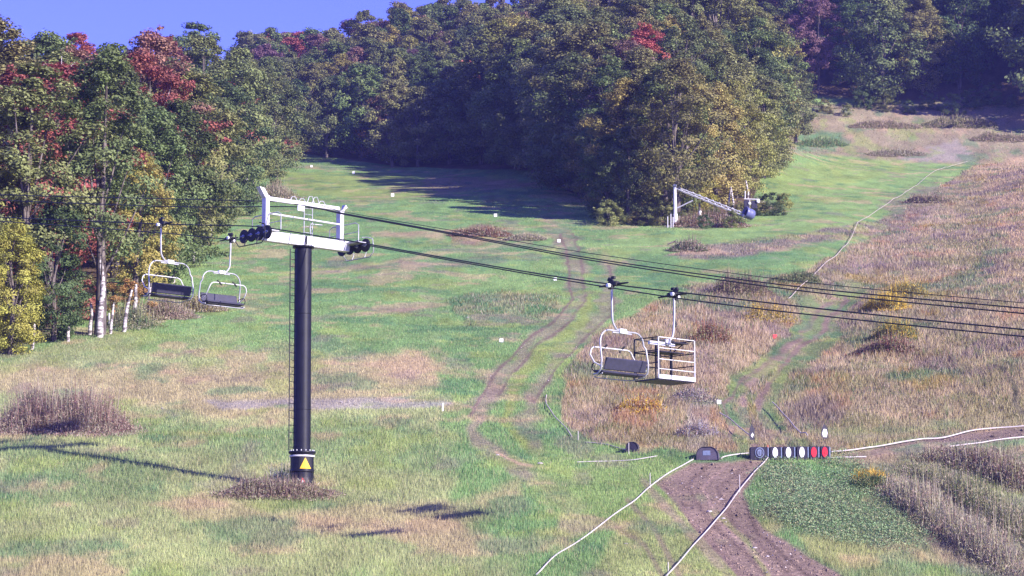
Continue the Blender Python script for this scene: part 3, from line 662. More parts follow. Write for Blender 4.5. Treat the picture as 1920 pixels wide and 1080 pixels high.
ISL=[(1140,412,'edge','dg',.62,'low dark tree at the shaded left foot of the tree island'),
 (1178,415,'edge','gr',.62,'green tree left of the snow gun mast'),
 (1233,403,'edge','yg',.92,'tall yellow green tree behind the snow gun mast'),
 (1300,404,'edge','yl',.45,'small bright yellow tree above the snow gun boom'),
 (1290,398,'edge','yg',1.10,'biggest yellow green tree in the middle of the island'),
 (1342,388,'edge','yg',.98,'olive tree above the end of the snow gun boom'),
 (1380,372,'edge','yg',.88,'yellow olive tree above the control boxes'),
 (1405,348,'edge','yg',.85,'olive tree on the right flank of the island'),
 (1432,333,'edge','ol',.85,'brownish tree at the right corner of the island'),
 (1180,380,'broad','rs',1.12,'dusky red topped tree on the left shoulder of the island'),
 (1165,395,'edge','dg',.9,'dark green tree on the shaded side of the island'),
 (1215,350,'tall','rd',1.1,'red crowned maple showing over the left of the island'),
 (1420,300,'broad','gr',1.15,'green tree at the back right of the island'),
 (1438,306,'edge','ol',1.0,'olive tree at the rear right corner of the island')]
for x,y,k,c,s,l in ISL: place(x,y,k,c,s,l,name='maple_tree' if c=='rd' else 'broadleaf_tree',birch=False)
# fill polygons in plan
def inpoly(x,y,q):
    ins=False
    for i in range(len(q)):
        a=q[i]; b=q[(i+1)%len(q)]
        if (a[1]>y)!=(b[1]>y) and x<(b[0]-a[0])*(y-a[1])/(b[1]-a[1]+1e-9)+a[0]: ins=not ins
    return ins
def fill(poly,sp,kinds,cols,sc,label,group,seed,birch=.06,cap=400):
    rr=random.Random(seed); xs=[p[0] for p in poly]; ys_=[p[1] for p in poly]; y=min(ys_); row=0; cnt=0
    cand=[]
    while y<max(ys_):
        x=min(xs)+(sp/2 if row%2 else 0)
        while x<max(xs):
            cand.append((x+rr.uniform(-.35,.35)*sp,y+rr.uniform(-.35,.35)*sp)); x+=sp
        y+=sp*.9; row+=1
    for X,Y in cand:
        if not inpoly(X,Y,poly) or any((X-a)**2+(Y-b)**2<(sp*.62)**2 for a,b in placed): continue
        placed.append((X,Y)); c=rr.choice(cols); vis=abs(X/Y)<.215
        W=dict(dg='dark green',gr='green',ol='olive green',yg='yellow green',yl='yellow',og='orange',rd='red',rs='rusty red',pu='dusky purple',bg='blue green',br='brownish')[c]
        tree(X,Y,rr.choice(kinds),c,sc*rr.uniform(.85,1.15),f'{W} {label}',f'{W} {group}',birch=rr.random()<birch,name='maple_tree' if c=='rd' else 'broadleaf_tree'); cnt+=1
        if cnt>=cap: break
    return cnt
gl=[G(-60,650),G(60,610),G(190,585),G(260,545),G(330,480),G(400,395),G(450,350),G(505,312)]
lp=[(p.x-1.5,p.y+3) for p in gl]; lp+= [(-42,400),(-90,420),(-62,200),(-40,150)]
n1_=fill(lp,7.4,['broad','tall','broad','edge'],['gr','ol','ol','gr','rs','dg','gr','ol','rd','br','ol','gr','ol','gr','rs'],1.02,'tree in left forest','trees of the left forest',3)
# understory bushes of the left edge
for i in range(26):
    t=i/25*6.99; k=int(t); a,b_=gl[k],gl[min(k+1,7)]; f_=t-k
    X=a.x+(b_.x-a.x)*f_+random.uniform(-2.5,.5); Y=a.y+(b_.y-a.y)*f_+random.uniform(-3,3)
    tree(X,Y,'bush',random.choice(['gr','ol','dg','yg','gr','bg']),random.uniform(.5,.9),'low bush at left forest edge','bushes under the left forest edge',name='forest_bush')
ip=[(9.5,264),(16,262),(21,266),(25,280),(29,305),(35,345),(38,395),(18,395),(12,360),(11,320)]
n2_=fill(ip,6.2,['broad','edge','tall'],['gr','ol','ol','gr','ol','gr','yg','br','ol','gr'],1.06,'tree in wooded island','trees of the wooded island',4)
cp=[(-58,432),(-40,414),(-21,389),(-8,373),(3,352),(7,318),(11,300),(14,395),(46,400),(48,430),(50,520),(-62,520)]
fill([(4,318),(11,292),(20,296),(25,395),(0,396),(-8,374),(2,352)],6.6,['broad','edge'],['gr','ol','ol','gr','ol','yg'],1.25,'tree on shaded ridge','trees of the shaded ridge',15)
n3_=fill(cp,6.2,['far'],['gr','ol','gr','ol','ol','ol','pu','gr','gr','br','ol','gr','dg','gr','rs','ol','gr','dg','gr','ol','yg','ol','rd','ol'],.84,'tree on far hill','trees of the far hill forest',5,birch=.1)
rp=[(40,440),(46,434),(60,432),(84,428),(110,420),(150,415),(150,500),(62,505),(50,470)]
n4_=fill(rp,8.6,['far','broad','edge'],['gr','dg','ol','br','dg','gr','pu','gr'],1.1,'tree in shaded forest','trees of the upper right forest',6)
# trees out of frame to the right that throw the shade seen in the picture
sp_=[(91,413),(150,413),(150,480),(102,480)]
n5_=fill(sp_,8.5,['far'],['gr','dg'],1.6,'tree beyond the right edge of the upper trail','trees beyond the right edge',8)
for i in range(16):
    X=10+i*1.4; Y=262+random.uniform(-3,4)+max(0,(i-9))*4; tree(X,Y,'bush',random.choice(['ol','gr','dg','yg','br']),random.uniform(.3,.6),'low bush at island foot','bushes at the foot of the wooded island',name='forest_bush')
for i in range(12):
    X=46+i*3.6; Y=428+random.uniform(-3,3); tree(X,Y,'bush',random.choice(['ol','gr','dg']),random.uniform(.5,.9),'low bush before shaded forest','bushes before the upper right forest',name='forest_bush')
grow()

# ------------------------------------------------------------ lift tower
AZ=R(48); A=Vector((math.sin(AZ),math.cos(AZ),0)); Rr=Vector((-math.cos(AZ),math.sin(AZ),0)); U=Vector((0,0,1))
base=G(566,922)
s45=base.y/4800.0    # metres per photo pixel at the tower
Tw=empty('lift_tower',base,0,'tall black tubular chairlift tower with white crossarm standing in scrub','lift tower')
top=P(569,462,base.y)-base; Ht=top.z; lean=Vector((top.x,0,Ht))
AX=(A,Rr,U)
def L(z): return lean*(z/Ht)   # pole axis point at height z
zc=(922-848)*s45
MB().tube([L(-.5),L(.35*zc),L(zc-.1)],[.49,.49,.49],32).build('base_collar',M['black'],Tw)
c=MB(); c.lathe(L(zc*.48),(0,0,1),[(0,.50),(.03,.515),(.10,.515),(.13,.50)],32).build('collar_seam',M['black'],Tw)
MB().lathe(L(zc-.1),(0,0,1),[(0,.50),(.06,.575),(.13,.575),(.14,.37)],32).build('flange',M['black'],Tw)
MB().lathe(L(zc-.215),(0,0,1),[(0,.505),(.005,.53),(.075,.53),(.08,.505)],32).build('white_band',M['wht'],Tw)
MB().tube([L(zc-.02),L(Ht*.5),L(Ht)],[.355,.355,.352],36).build('pole',M['black'],Tw)
for zz in (.33,.72): MB().lathe(L(Ht*zz),(0,0,1),[(0,.356),(.01,.366),(.04,.366),(.05,.356)],32).build('weld_band',M['black'],Tw)
for k in range(16):
    q=2*math.pi*k/16; MB().lathe(L(zc+.03)+Vector((math.cos(q)*.49,math.sin(q)*.49,0)),(0,0,1),[(0,.03),(.06,.03)],6,False).build('flange_bolt',M['galv'],Tw)
# ladder on the left flank
ld=Vector((-1,-.15,0)).normalized(); lw=Vector((-.55,-.83,0)).normalized()
c=MB(); ra=ld*.50+lw*.19; rb=ld*.50-lw*.02+Vector((.05,0,0))
ra=Vector((-.53,-.30,0)); rb=Vector((-.345,-.08,0))
for q in (ra,rb): c.tube([L(zc+.05)+q,L(Ht-.15)+q],.024,6)
zz=zc+.2
while zz<Ht-.2: c.tube([L(zz)+ra,L(zz)+rb],.015,6); zz+=.305
lad=c.build('ladder',M['rub'],Tw)
for zz in np.linspace(zc+.5,Ht-.6,5): MB().tube([L(zz)+rb,L(zz)+Vector((-.30,0,0))],.02,6).build('ladder_bracket',M['rub'],lad)
# warning signs wrapped on the collar front
def tri(cx,z0,w,h,r0,out_=0):
    pts=[]; rows=8; vs=[];fs=[]
    for i in range(rows+1):
        t=i/rows; hw=w/2*(1-t)
        for j in range(5):
            x=cx+hw*(j/2-1); a=math.asin(max(-.99,min(.99,x/r0))); vs.append((math.sin(a)*(r0+out_),-math.cos(a)*(r0+out_),z0+h*t))
    for i in range(rows):
        for j in range(4): fs.append((i*5+j,i*5+j+1,(i+1)*5+j+1,(i+1)*5+j))
    return MB().add(vs,fs)
def rect(cx,z0,w,h,r0):
    vs=[];fs=[]
    for i in range(2):
        for j in range(7):
            x=cx+w*(j/6-.5); a=math.asin(x/r0); vs.append((math.sin(a)*r0,-math.cos(a)*r0,z0+h*i))
    for j in range(6): fs.append((j,j+1,j+8,j+7))
    return MB().add(vs,fs)
zs=(922-880)*s45
b_=rect(.165,zs-.04,.50,.52,.497).build('warning_sign',M['rub'],Tw); b_['label']='yellow warning triangle on a black plate'
tri(.165,zs+.0,.44,.46,.497,.012).build('yellow_triangle',M['yel'],b_)
rect(.155,zs+.03,.24,.04,.506).build('caption_line',M['rub'],b_)
zs=(922-915)*s45
b_=rect(.07,zs-.03,.44,.44,.497).build('warning_sign',M['pad'],Tw); b_['label']='faded red and white warning triangle'
tri(.07,zs,.40,.42,.497,.010).build('red_triangle',M['red'],b_)
tri(.07,zs+.045,.25,.27,.497,.018).build('white_triangle',M['white'],b_)
rect(.07,zs+.08,.03,.13,.510).build('exclamation_bar',M['red'],b_)
# crossarm
def T(s,r,z): return L(Ht)+A*s+Rr*r+U*z
arm=MB(); arm.box(T(-.02,0,.22),(4.76,.34,.44),AX,.02); ar=arm.build('crossarm',M['wht'],Tw)
for s_ in (-1.4,-.75,.75,1.3): MB().box(T(s_,-.173,.22),(.02,.02,.42),AX).build('arm_seam',M['galv'],ar)
MB().lathe(T(0,0,-.08),(0,0,1),[(0,.36),(.0,.46),(.075,.46)],24).build('top_flange',M['black'],Tw)
MB().box(T(0,-.2,.24),(.07,.05,.36),(A*.96+U*.25,Rr,U),0).build('arm_bracket',M['rub'],ar)
# lifting frame
def post(sg,s_):
    c=MB(); zt=1.95 if sg<0 else 1.75
    c.box(T(s_,0,.44+(zt-.44)/2),(.20,.30,zt-.44),AX,.015)
    o=c.build('frame_post',M['wht'],Tw)
    MB().prism([T(s_-.11,-.13,zt-.12),T(s_+.11,-.13,zt-.12),T(s_+.11+(.10 if sg>0 else -.28),-.13,zt+.28),T(s_+(.30 if sg>0 else -.42),-.13,zt+(.16 if sg>0 else .32))],Rr*.26).build('frame_horn',M['wht'],o)
    MB().box(T(s_-.01,0,.46),(.36,.42,.05),AX).build('foot_plate',M['wht'],o)
post(-1,-2.0); post(1,1.95)
MB().box(T(-.02,-.02,1.82),(3.75,.16,.17),AX,.01).build('top_beam',M['wht'],Tw)
rl=MB(); rl.tube([T(-1.9,-.12,1.18),T(1.85,-.12,1.13)],.042,8); rl.build('mid_rail',M['wht'],Tw)
MB().box(T(-.28,-.15,1.62),(.34,.05,.30),AX,.01).build('number_plate',M['white'],Tw)
c=MB()
for q in (-.02,.42): c.tube([T(q,-.05,.44),T(q,-.05,1.75)],.02,6)
for k in range(5): c.tube([T(-.02,-.05,.6+k*.26),T(.42,-.05,.6+k*.26)],.014,6)
c.build('upper_ladder',M['galv'],Tw)
c=MB()
for q,h in ((-.55,.18),(-.1,.14),(.35,.30),(.62,.30),(.95,.16)):
    c.tube([T(q-.18,0,1.9),T(q-.08,0,1.9+h*.9),T(q+.08,0,1.9+h),T(q+.2,0,1.9)],.018,6)
c.build('cable_saddle',M['galv'],Tw)
c=MB(); c.tube([T(.3,-.12,.44),T(.25,-.12,.8),T(.28,-.12,.98),T(.9,-.12,1.0)],.022,6); c.build('conduit',M['galv'],Tw)
# sheave trains
zt_=P(500,427,(base+A*-2.55).y).z-(base+L(Ht)+A*-2.55).z
def sheaves(s_,zoff,rc_,lab):
    o=MB(); o.box(T(s_,rc_,zoff-.24),(.08,1.9,.12),AX,.01); tr=o.build('sheave_train',M['galv'],Tw); tr['label']=lab
    for k in range(4):
        r0=rc_+(k-1.5)*.54; w_=MB(); w_.lathe(T(s_-.05,r0,zoff-.27),A,[(0,.05),(0,.27),(.01,.29),(.04,.262),(.07,.29),(.08,.27),(.08,.05)],22,False)
        ww=w_.build('sheave_wheel',M['rub'],tr); MB().lathe(T(s_-.075,r0,zoff-.27),A,[(0,.03),(.0,.075),(.13,.075),(.13,.03)],12).build('hub',M['galv'],ww)
        MB().box(T(s_-.09,r0,zoff-.27),(.02,.30,.05),AX).build('axle_plate',M['blue'],ww)
    h=MB(); x0,x1=rc_-1.05,rc_+1.0; sd=s_-.30 if s_<0 else s_+.22
    h.tube([T(sd,x0,zoff-.25),T(sd,x0-.02,zoff-.55),T(sd,x0+.22,zoff-.75),T(sd,x1-.25,zoff-.75),T(sd,x1,zoff-.5),T(sd,x1,zoff-.2)],.024,6)
    for q in (x0+.6,x1-.6): h.tube([T(sd,q,zoff-.75),T(sd+.1,q,zoff-.5),T(s_,q,zoff-.3)],.02,6)
    h.tube([T(sd,x0,zoff-.25),T(sd,x0+.05,zoff+.02),T(sd,x0+.4,zoff+.12),T(s_,x0+.5,zoff+.1)],.022,6)
    h.build('rope_catcher',M['rub'] if s_<0 else M['galv'],tr)
    g=MB(); si=s_+(.55 if s_<0 else -.55)
    g.tube([T(si,rc_-1.0,.35),T(si,rc_-1.0,1.05),T(si,rc_-.8,1.15),T(si,rc_+.8,1.15),T(si,rc_+1.0,1.05),T(si,rc_+1.0,.35)],.022,6)
    g.tube([T(si,rc_-1.0,.75),T(si,rc_+1.0,.75)],.018,6); g.tube([T(si,rc_-1.0,.36),T(si,rc_+1.0,.36)],.022,6)
    g.build('guard_rail',M['galv'],tr)
    MB().box(T(s_+(.30 if s_<0 else -.3),rc_,.33),(.42,1.9,.04),AX).build('catwalk',M['galv'],tr)
sheaves(-2.5,zt_,.0,'sheave train at the near end of the crossarm')
sheaves(2.72,zt_-.0,.0,'sheave train at the far end of the crossarm')

# ------------------------------------------------------------ ropes
D2=Vector((-.675,.738,0)).normalized()
def onplan(px,py,P0):
    # point of the vertical plane through P0 along the line, seen at pixel (px,py)
    a,b_,c_=ray(px,py); nrm=Vector((D2.y,-D2.x,0)); t=P0.dot(nrm)/(Vector((a,b_,0)).dot(nrm)); return Vector((a*t,b_*t,c_*t))
def spline(pts,k=8):
    o=[]; n=len(pts)
    for i in range(n-1):
        p0=pts[max(i-1,0)];p1=pts[i];p2=pts[i+1];p3=pts[min(i+2,n-1)]
        for j in range(k):
            t=j/k; o.append(.5*((2*p1)+(p2-p0)*t+(2*p0-5*p1+4*p2-p3)*t*t+(3*p1-p0-3*p2+p3)*t**3))
    o.append(pts[-1]); return o
Pn=base+L(Ht)+A*-2.5; Pf=base+L(Ht)+A*2.72
def rope(pxs,P0,r,label,cat='cable',name='haul_rope'):
    pts=spline([onplan(x,y,P0) for x,y in pxs]); c0=pts[len(pts)//2]
    o=MB().tube([p-c0 for p in pts],r,8).build(name,M['rope']); o.location=c0; return tag(o,label,cat)
NR=[(-60,404),(60,410),(305,420),(470,424),(520,430),(600,443),(678,455.5),(884,492),(1090,525.5),(1320,553.5),(1620,588),(1920,618),(2100,634)]
FR=[(-60,411),(60,419),(305,437),(430,448),(620,452),(665,457),(700,462),(884,495),(1090,530.5),(1320,566),(1620,601),(1920,631),(2100,648)]
rope(NR,Pn,.024,'haul rope of the near side carrying the nearest chair','haul rope')
rope(FR,Pf,.024,'haul rope of the far side, lowest line on the right, carrying the work basket','haul rope')
rope([(-60,362),(60,367),(480,377),(560,384),(660,403),(884,443.5),(1120,486),(1500,538),(1920,578),(2100,594)],base+A*-.6,.022,'upper thick communication cable over the tower top','cable',name='communication_cable')
rope([(-60,372),(60,378),(350,388),(560,388),(660,405),(884,446),(1120,490),(1500,545),(1920,588),(2100,605)],base+A*.2,.022,'lower thick communication cable over the tower top','cable',name='communication_cable')
rope([(600,384),(660,400),(884,438),(1120,477),(1500,528),(1920,568),(2100,584)],base+A*.6,.013,'thin topmost wire running from the tower top to the right','cable',name='communication_cable')

# ------------------------------------------------------------ chairs
def arc(cx,cz,r,a0,a1,y,n=6): return [Vector((cx+r*math.cos(R(a0+(a1-a0)*i/n)),y,cz+r*math.sin(R(a0+(a1-a0)*i/n)))) for i in range(n+1)]
def grip_parts(root,sgn,m=1):
    g=MB(); g.box((0,-.02,.02),(.20,.42,.16),None,.02); g.box((-.12*sgn,0,-.10),(.16,.18,.16),None,.02); g.box((.0,.12,.14),(.10,.30,.14),(Vector((1,0,0)),Vector((0,.8,.6)),Vector((0,-.6,.8))),.01)
    gg=g.build('grip',M['rub'],root)
    MB().lathe((-.30*sgn,.0,-.06),(1,0,0),[(0,.03),(0,.075),(.12,.075),(.12,.03)],14).build('guide_roller',M['white'],gg)
    MB().lathe((.14*sgn,.12,.02),(1,0,0),[(0,.03),(0,.08),(.06,.08),(.06,.03)],14).build('guide_roller',M['white'],gg)
    MB().box((-.05*sgn,-.05,.24),(.10,.16,.10),None,.01).build('spring_cap',M['rub'],gg)
    MB().tube([(0,-.75,-.01),(0,-.2,0),(0,.2,0),(0,.7,-.01)],[.028,.045,.045,.028],8).build('rope_wear_sleeve',M['rope'],gg)
def make_chair(sgn):
    # x across the seat, y facing direction, origin on the rope; sgn: side to which the hanger bends
    root=empty('chairlift_chair',(0,0,0)); o=.42*sgn; W=1.16; zt=-1.66
    grip_parts(root,sgn)
    h=MB(); h.tube(spline([Vector((-.08*sgn,0,-.08)),Vector((-.08*sgn,0,-.5)),Vector((-.06*sgn,0,-1.15)),Vector((-.02*sgn,0,-1.38)),Vector((.12*sgn,0,-1.56)),Vector((o-.2*sgn,0,-1.62)),Vector((o,0,zt+.03))],4),.038,10); h.build('hanger',M['galv'],root)
    MB().box((o,0,zt+.02),(.34,.20,.17),None,.02).build('hanger_block',M['white'],root)
    b=MB(); x0,x1=o-W,o+W
    pts=[Vector((x0+.05,.30,-3.22)),Vector((x0+.02,.05,-3.20)),Vector((x0,-.12,-3.05)),Vector((x0,-.15,-2.75)),Vector((x0+.02,-.06,-2.2))]+arc(x0+.52,zt-.42,.44,180,90,0,6)+arc(x1-.52,zt-.42,.44,90,0,0,6)+[Vector((x1-.02,-.06,-2.2)),Vector((x1,-.15,-2.75)),Vector((x1,-.12,-3.05)),Vector((x1-.02,.05,-3.20)),Vector((x1-.05,.30,-3.22))]
    b.tube(pts,.031,10); bo=b.build('bail_frame',M['galv'],root)
    MB().box((o,0,zt-.045),(.95,.05,.05),None,.01).build('bail_stiffener',M['galv'],bo)
    sb=MB(); sb.box((o,.14,-3.12),(2.12,.50,.09),(Vector((1,0,0)),Vector((0,.995,.09)),Vector((0,-.09,.995))),.03); sb.build('seat',M['seat'],root)
    su=MB(); su.box((o,.12,-3.185),(1.9,.36,.04),None,.01); su.build('seat_support',M['rub'],root)
    bk=MB(); ax=(Vector((1,0,0)),Vector((0,.965,.26)),Vector((0,-.26,.965))); bk.box((o,-.17,-2.86),(2.08,.07,.44),ax,.03); bk.build('backrest',M['seat'],root)
    MB().box((o,-.212,-2.70),(1.9,.02,.03),ax).build('backrest_rail',M['rub'],root)
    a=MB()
    for q in (x0+.06,x1-.06): a.tube(spline([Vector((q,-.15,-2.86)),Vector((q,.1,-2.80)),Vector((q,.34,-2.84)),Vector((q,.40,-3.0)),Vector((q,.28,-3.12))],3),.02,8)
    a.build('armrest',M['rub'],root)
    r=MB(); yb=.46; zb=-2.22
    xa,xb=x0+.03,x1-.12
    r.tube([Vector((xa,-.15,-2.98)),Vector((xa,.25,-2.80)),Vector((xa,yb,-2.5))]+[p for p in arc(xa+.24,zb-.22,.22,180,90,yb,4)]+[p for p in arc(xb-.34,zb-.30,.30,90,20,yb,4)]+[Vector((xb,.25,-2.80)),Vector((xb,-.15,-2.98))],.025,8)
    ro=r.build('restraint_bar',M['wht'],root)
    for q in (-.42,.45): MB().tube([Vector((o+q-.12,yb+.02,zb-.10)),Vector((o+q,yb+.02,zb+.01)),Vector((o+q+.06,yb-.08,zb+.12))],[.03,.045,.03],8).build('bar_handle',M['rub'],ro)
    f=MB(); f.tube([Vector((xa+.05,-.1,-3.2)),Vector((xa+.10,.35,-3.30)),Vector((xa+.3,.46,-3.31)),Vector((xb-.4,.46,-3.31)),Vector((xb-.15,.35,-3.30)),Vector((xb-.05,-.1,-3.2))],.020,8); f.build('footrest',M['galv'],root)
    return root
def hang(o,px,py,P0,face,scale=1.0,tilt=0):
    p=onplan(px,py,P0); o.location=p; d=D2*face; o.rotation_euler=(0,tilt,math.atan2(-d.x,d.y)); o.scale=(scale,)*3
# near side chairs face uphill: local +x is then toward the far side
c1=make_chair(1); tag(c1,'nearest empty quad chair with raised bar, right of the lift tower','chair lift seat','chairs hanging on the lift'); hang(c1,1150,533.5,Pn,1)
c2=ctree(c1); tag(c2,'empty quad chair farthest left, in front of the forest','chair lift seat','chairs hanging on the lift'); hang(c2,305,420,Pn,1)
c3=make_chair(1); tag(c3,'empty quad chair just left of the lift tower, on the far rope','chair lift seat','chairs hanging on the lift'); hang(c3,430,448,Pf,-1,.97)
# work basket
wb=empty('work_basket',(0,0,0)); tag(wb,'open steel work basket hanging from the far rope behind the nearest chair','work carrier')
grip_parts(wb,1)
MB().tube(spline([Vector((-.05,0,-.08)),Vector((-.05,0,-.7)),Vector((0,0,-1.35)),Vector((.12,0,-1.62)),Vector((.35,0,-1.70)),Vector((.75,0,-1.70))],4),.04,10).build('hanger',M['galv'],wb)
MB().tube([(-.09,0,-.95),(-.16,0,-1.05),(-.09,0,-1.15)],.04,8).build('hanger_latch',M['rub'],wb)
b=MB(); b.box((.62,.0,-1.83),(1.3,.11,.13),None,.01); bm_=b.build('spreader_beam',M['wht'],wb)
MB().box((.55,0,-1.70),(1.1,.14,.05),None,.01).build('beam_cap',M['rub'],bm_)
MB().lathe((.38,-.10,-1.76),(0,1,0),[(0,.06),(0,.13),(.22,.13),(.22,.06)],16).build('swivel',M['galv'],bm_)
xm0,xm1,ym0,ym1,zf,zt2=-.62,1.25,-.75,.45,-3.14,-1.66
fl=MB(); fl.box(((xm0+xm1)/2,(ym0+ym1)/2,zf-.03),(xm1-xm0,ym1-ym0,.05),None,.01); fl.build('floor',M['pad'],wb)
c=MB()
for x in (xm0,xm1):
    for y in (ym1,):
        c.box((x,y,(zf+zt2)/2),(.036,.036,zt2-zf),None)
for z in (zt2,-2.05,-2.45,-2.8):
    c.box(((xm0+xm1)/2,ym1,z),(xm1-xm0-.05,.026,.026),None)
c.build('front_rails',M['wht'],wb)
c=MB()
for y,xx in ((ym0,xm0),(ym0,xm1),(ym0,.15)): c.box((xx,y,(zf+zt2)/2+.0),(.05,.05,zt2-zf),None)
for z in (zt2,-2.15,-2.6): c.box(((xm0+xm1)/2,ym0,z),(xm1-xm0-.05,.04,.04),None)
c.build('back_rails',M['rub'],wb)
c=MB()
for x in (xm0,xm1):
    for z in (zt2-.001,-2.13,-2.58): c.box((x,(ym0+ym1)/2,z),(.035,ym1-ym0-.06,.035),None)
c.tube([(xm0,ym0,-2.05),(xm0,ym1-.4,zt2)],.02,6)
c.build('side_rails',M['rub'],wb)
MB().box(((xm0+xm1)/2,ym1+.032,zf+.06),(xm1-xm0,.02,.15),None).build('toe_board',M['wht'],wb)
MB().box((.25,-.15,-2.12),(1.2,.7,.04),None,.01).build('shelf',M['pad'],wb)
MB().box((-.25,-.2,-1.74),(.8,.7,.04),None,.01).build('upper_shelf',M['pad'],wb)
for x in (.0,.62): MB().box((x,-.1,-2.63),(.05,.05,.96),None).build('shelf_leg',M['rub'],wb)
hang(wb,1262,553.5,Pf,-1,1.03)

# ------------------------------------------------------------ snow gun at the island
g0=G(1266,425); m0=g0.y/4800.0*1.0
def W(px,py,dy=0): return P(px,py,g0.y+dy)-g0
sg=empty('snow_gun_tower',g0,0,'white mast with a sloping lattice boom and blue fan snow gun below the island trees','snow gun')
MB().tube([W(1266,432),W(1266,402),W(1266,400),W(1265,348)],[.27,.26,.19,.17],14).build('mast',M['wht'],sg)
MB().lathe(W(1265,351),(0,0,1),[(0,.15),(0,.22),(.25,.22),(.3,.1)],14).build('mast_head',M['galv'],sg)
t=MB(); e0,e1=W(1269,354),W(1392,404); d=(e1-e0); nL=10
up=Vector((0,0,.52)); bk_=Vector((0,.5,0))
t.tube([e0,e1],.07,6); t.tube([e0+up*.4+d*.05,e1+up*.55],.065,6); t.tube([e0+bk_,e1+bk_],.05,6)
for i in range(nL):
    a=e0+d*(i/nL); b__=e0+d*((i+.5)/nL); c_=e0+d*((i+1)/nL)
    t.tube([a,b__+up*.85*(.55+.3*min(1,i/3))],.045,5); t.tube([b__+up*.85*(.55+.3*min(1,i/3)),c_],.05,5); t.tube([a+bk_,b__+up*.8],.022,5); t.tube([a,c_+bk_],.02,5)
t.build('lattice_boom',M['galv'],sg)
MB().tube([W(1270,390),W(1299,376)],.075,8).build('strut',M['galv'],sg)
fg=MB(); ax_=Vector((-.80,-.42,.25)).normalized(); fc=W(1405,401)
fg.lathe(fc-ax_*.5,ax_,[(-.05,.2),(0,.42),(.1,.54),(.45,.58),(.8,.54),(1.05,.62),(1.1,.54),(.9,.3),(.88,.05)],22); fgo=fg.build('fan_housing',M['blue'],sg)
MB().lathe(fc+ax_*.2,ax_,[(0,.10),(.1,.5),(.14,.5),(.3,.12)],16).build('fan_hub',M['rub'],fgo)
MB().box(W(1394,407),(.22,.5,.5),None,.03).build('gun_yoke',M['wht'],sg)
MB().box(W(1258,428)+Vector((0,0,.1)),(.9,.8,.25),None,.03).build('footing',M['rock'],sg)
hy=empty('hydrant_posts',G(1257,427),0,'three thin white hydrant pipes standing left of the snow gun mast','hydrant'); hb=hy.location
for px,hh in ((1252,23),(1258,28),(1262,22)):
    q=P(px,427,hb.y)-hb; p_=MB(); p_.tube([q-Vector((0,0,.3)),q+Vector((0,0,hh*m0))],.05,8).build('pipe',M['wht'],hy)
    MB().box(q+Vector((0,0,hh*m0)),(.16,.16,.14),None,.02).build('valve',M['rub'],hy)
def stake(px,py,hpx,r,m_,name,label,cat,top=None):
    g=G(px,py); s_=g.y/4800; o=MB().tube([Vector((0,0,-.2)),Vector((0,0,hpx*s_))],r,8).build(name,M[m_]); o.location=g; return tag(o,label,cat)
q=G(1313,424); pw=empty('padded_post',q,0,'white wrapped post with dark straps under the snow gun boom','post')
MB().tube([Vector((0,0,-.2)),Vector((0,0,.5)),Vector((-.05,0,2.4))],.11,10).build('pole',M['bark'],pw)
MB().tube([Vector((0,0,.42)),Vector((-.02,0,1.6))],.17,12).build('padding',M['white'],pw)
MB().lathe(Vector((0,0,1.05)),(0,0,1),[(0,.172),(0,.185),(.08,.185),(.08,.172)],12).build('strap',M['rub'],pw)
q=G(1410,398)
cb=empty('control_boxes',q,0,'pair of black control boxes on a frame above the fan gun','control box'); kk=q.y/4800
q=G(1410,420)
cb.location=q; kk=q.y/4800
def W2(px,py): return P(px,py,q.y+.3)-q
for a_,b_2 in ((1400,383),(1414,384)): MB().box(W2(a_,b_2),(11*kk,.35,15*kk),None,.04).build('cabinet',M['pad'],cb)
c=MB(); c.tube([W2(1395,373),W2(1424,374)],.06,8); c.tube([W2(1397,358),W2(1397,373)],.06,8); c.tube([W2(1405,405),W2(1405,375)],.06,8); c.build('frame',M['wht'],cb)
MB().lathe(W2(1421,378)+Vector((0,-.25,0)),(0,-1,0),[(0,.05),(0,.20),(.05,.20),(.05,.03)],14).build('reel',M['white'],cb)
MB().lathe(W2(1405,382)+Vector((0,-.22,0)),(0,-1,0),[(0,.05),(0,.17),(.06,.12),(.06,.03)],14).build('gauge',M['white'],cb)
q=G(1361,420); o=MB().lathe((0,0,.55),Vector((.1,-1,.15)),[(-.5,.3),(-.45,.5),(.0,.56),(.1,.5),(.14,.3)],20).build('hay_bale',M['rock']); o.location=q; tag(o,'pale round bale behind the snow gun boom','bale')
for (px,py,hp,tx,l) in ((1374,405,55,3,'pale slanted sapling trunk left of the control boxes'),(1368,405,56,-3,'thin pale sapling trunk next to the slanted one'),(1402,385,48,3,'grey sapling trunk behind the control boxes')):
    q=G(px,py); k=q.y/4800; o=MB().tube([Vector((0,0,-.3)),Vector((tx*.4*k,0,hp*.5*k)),Vector((-tx*k,0,hp*k))],[.14,.11,.08],7).build('bare_sapling',M['birch']); o.location=q; tag(o,l,'sapling')

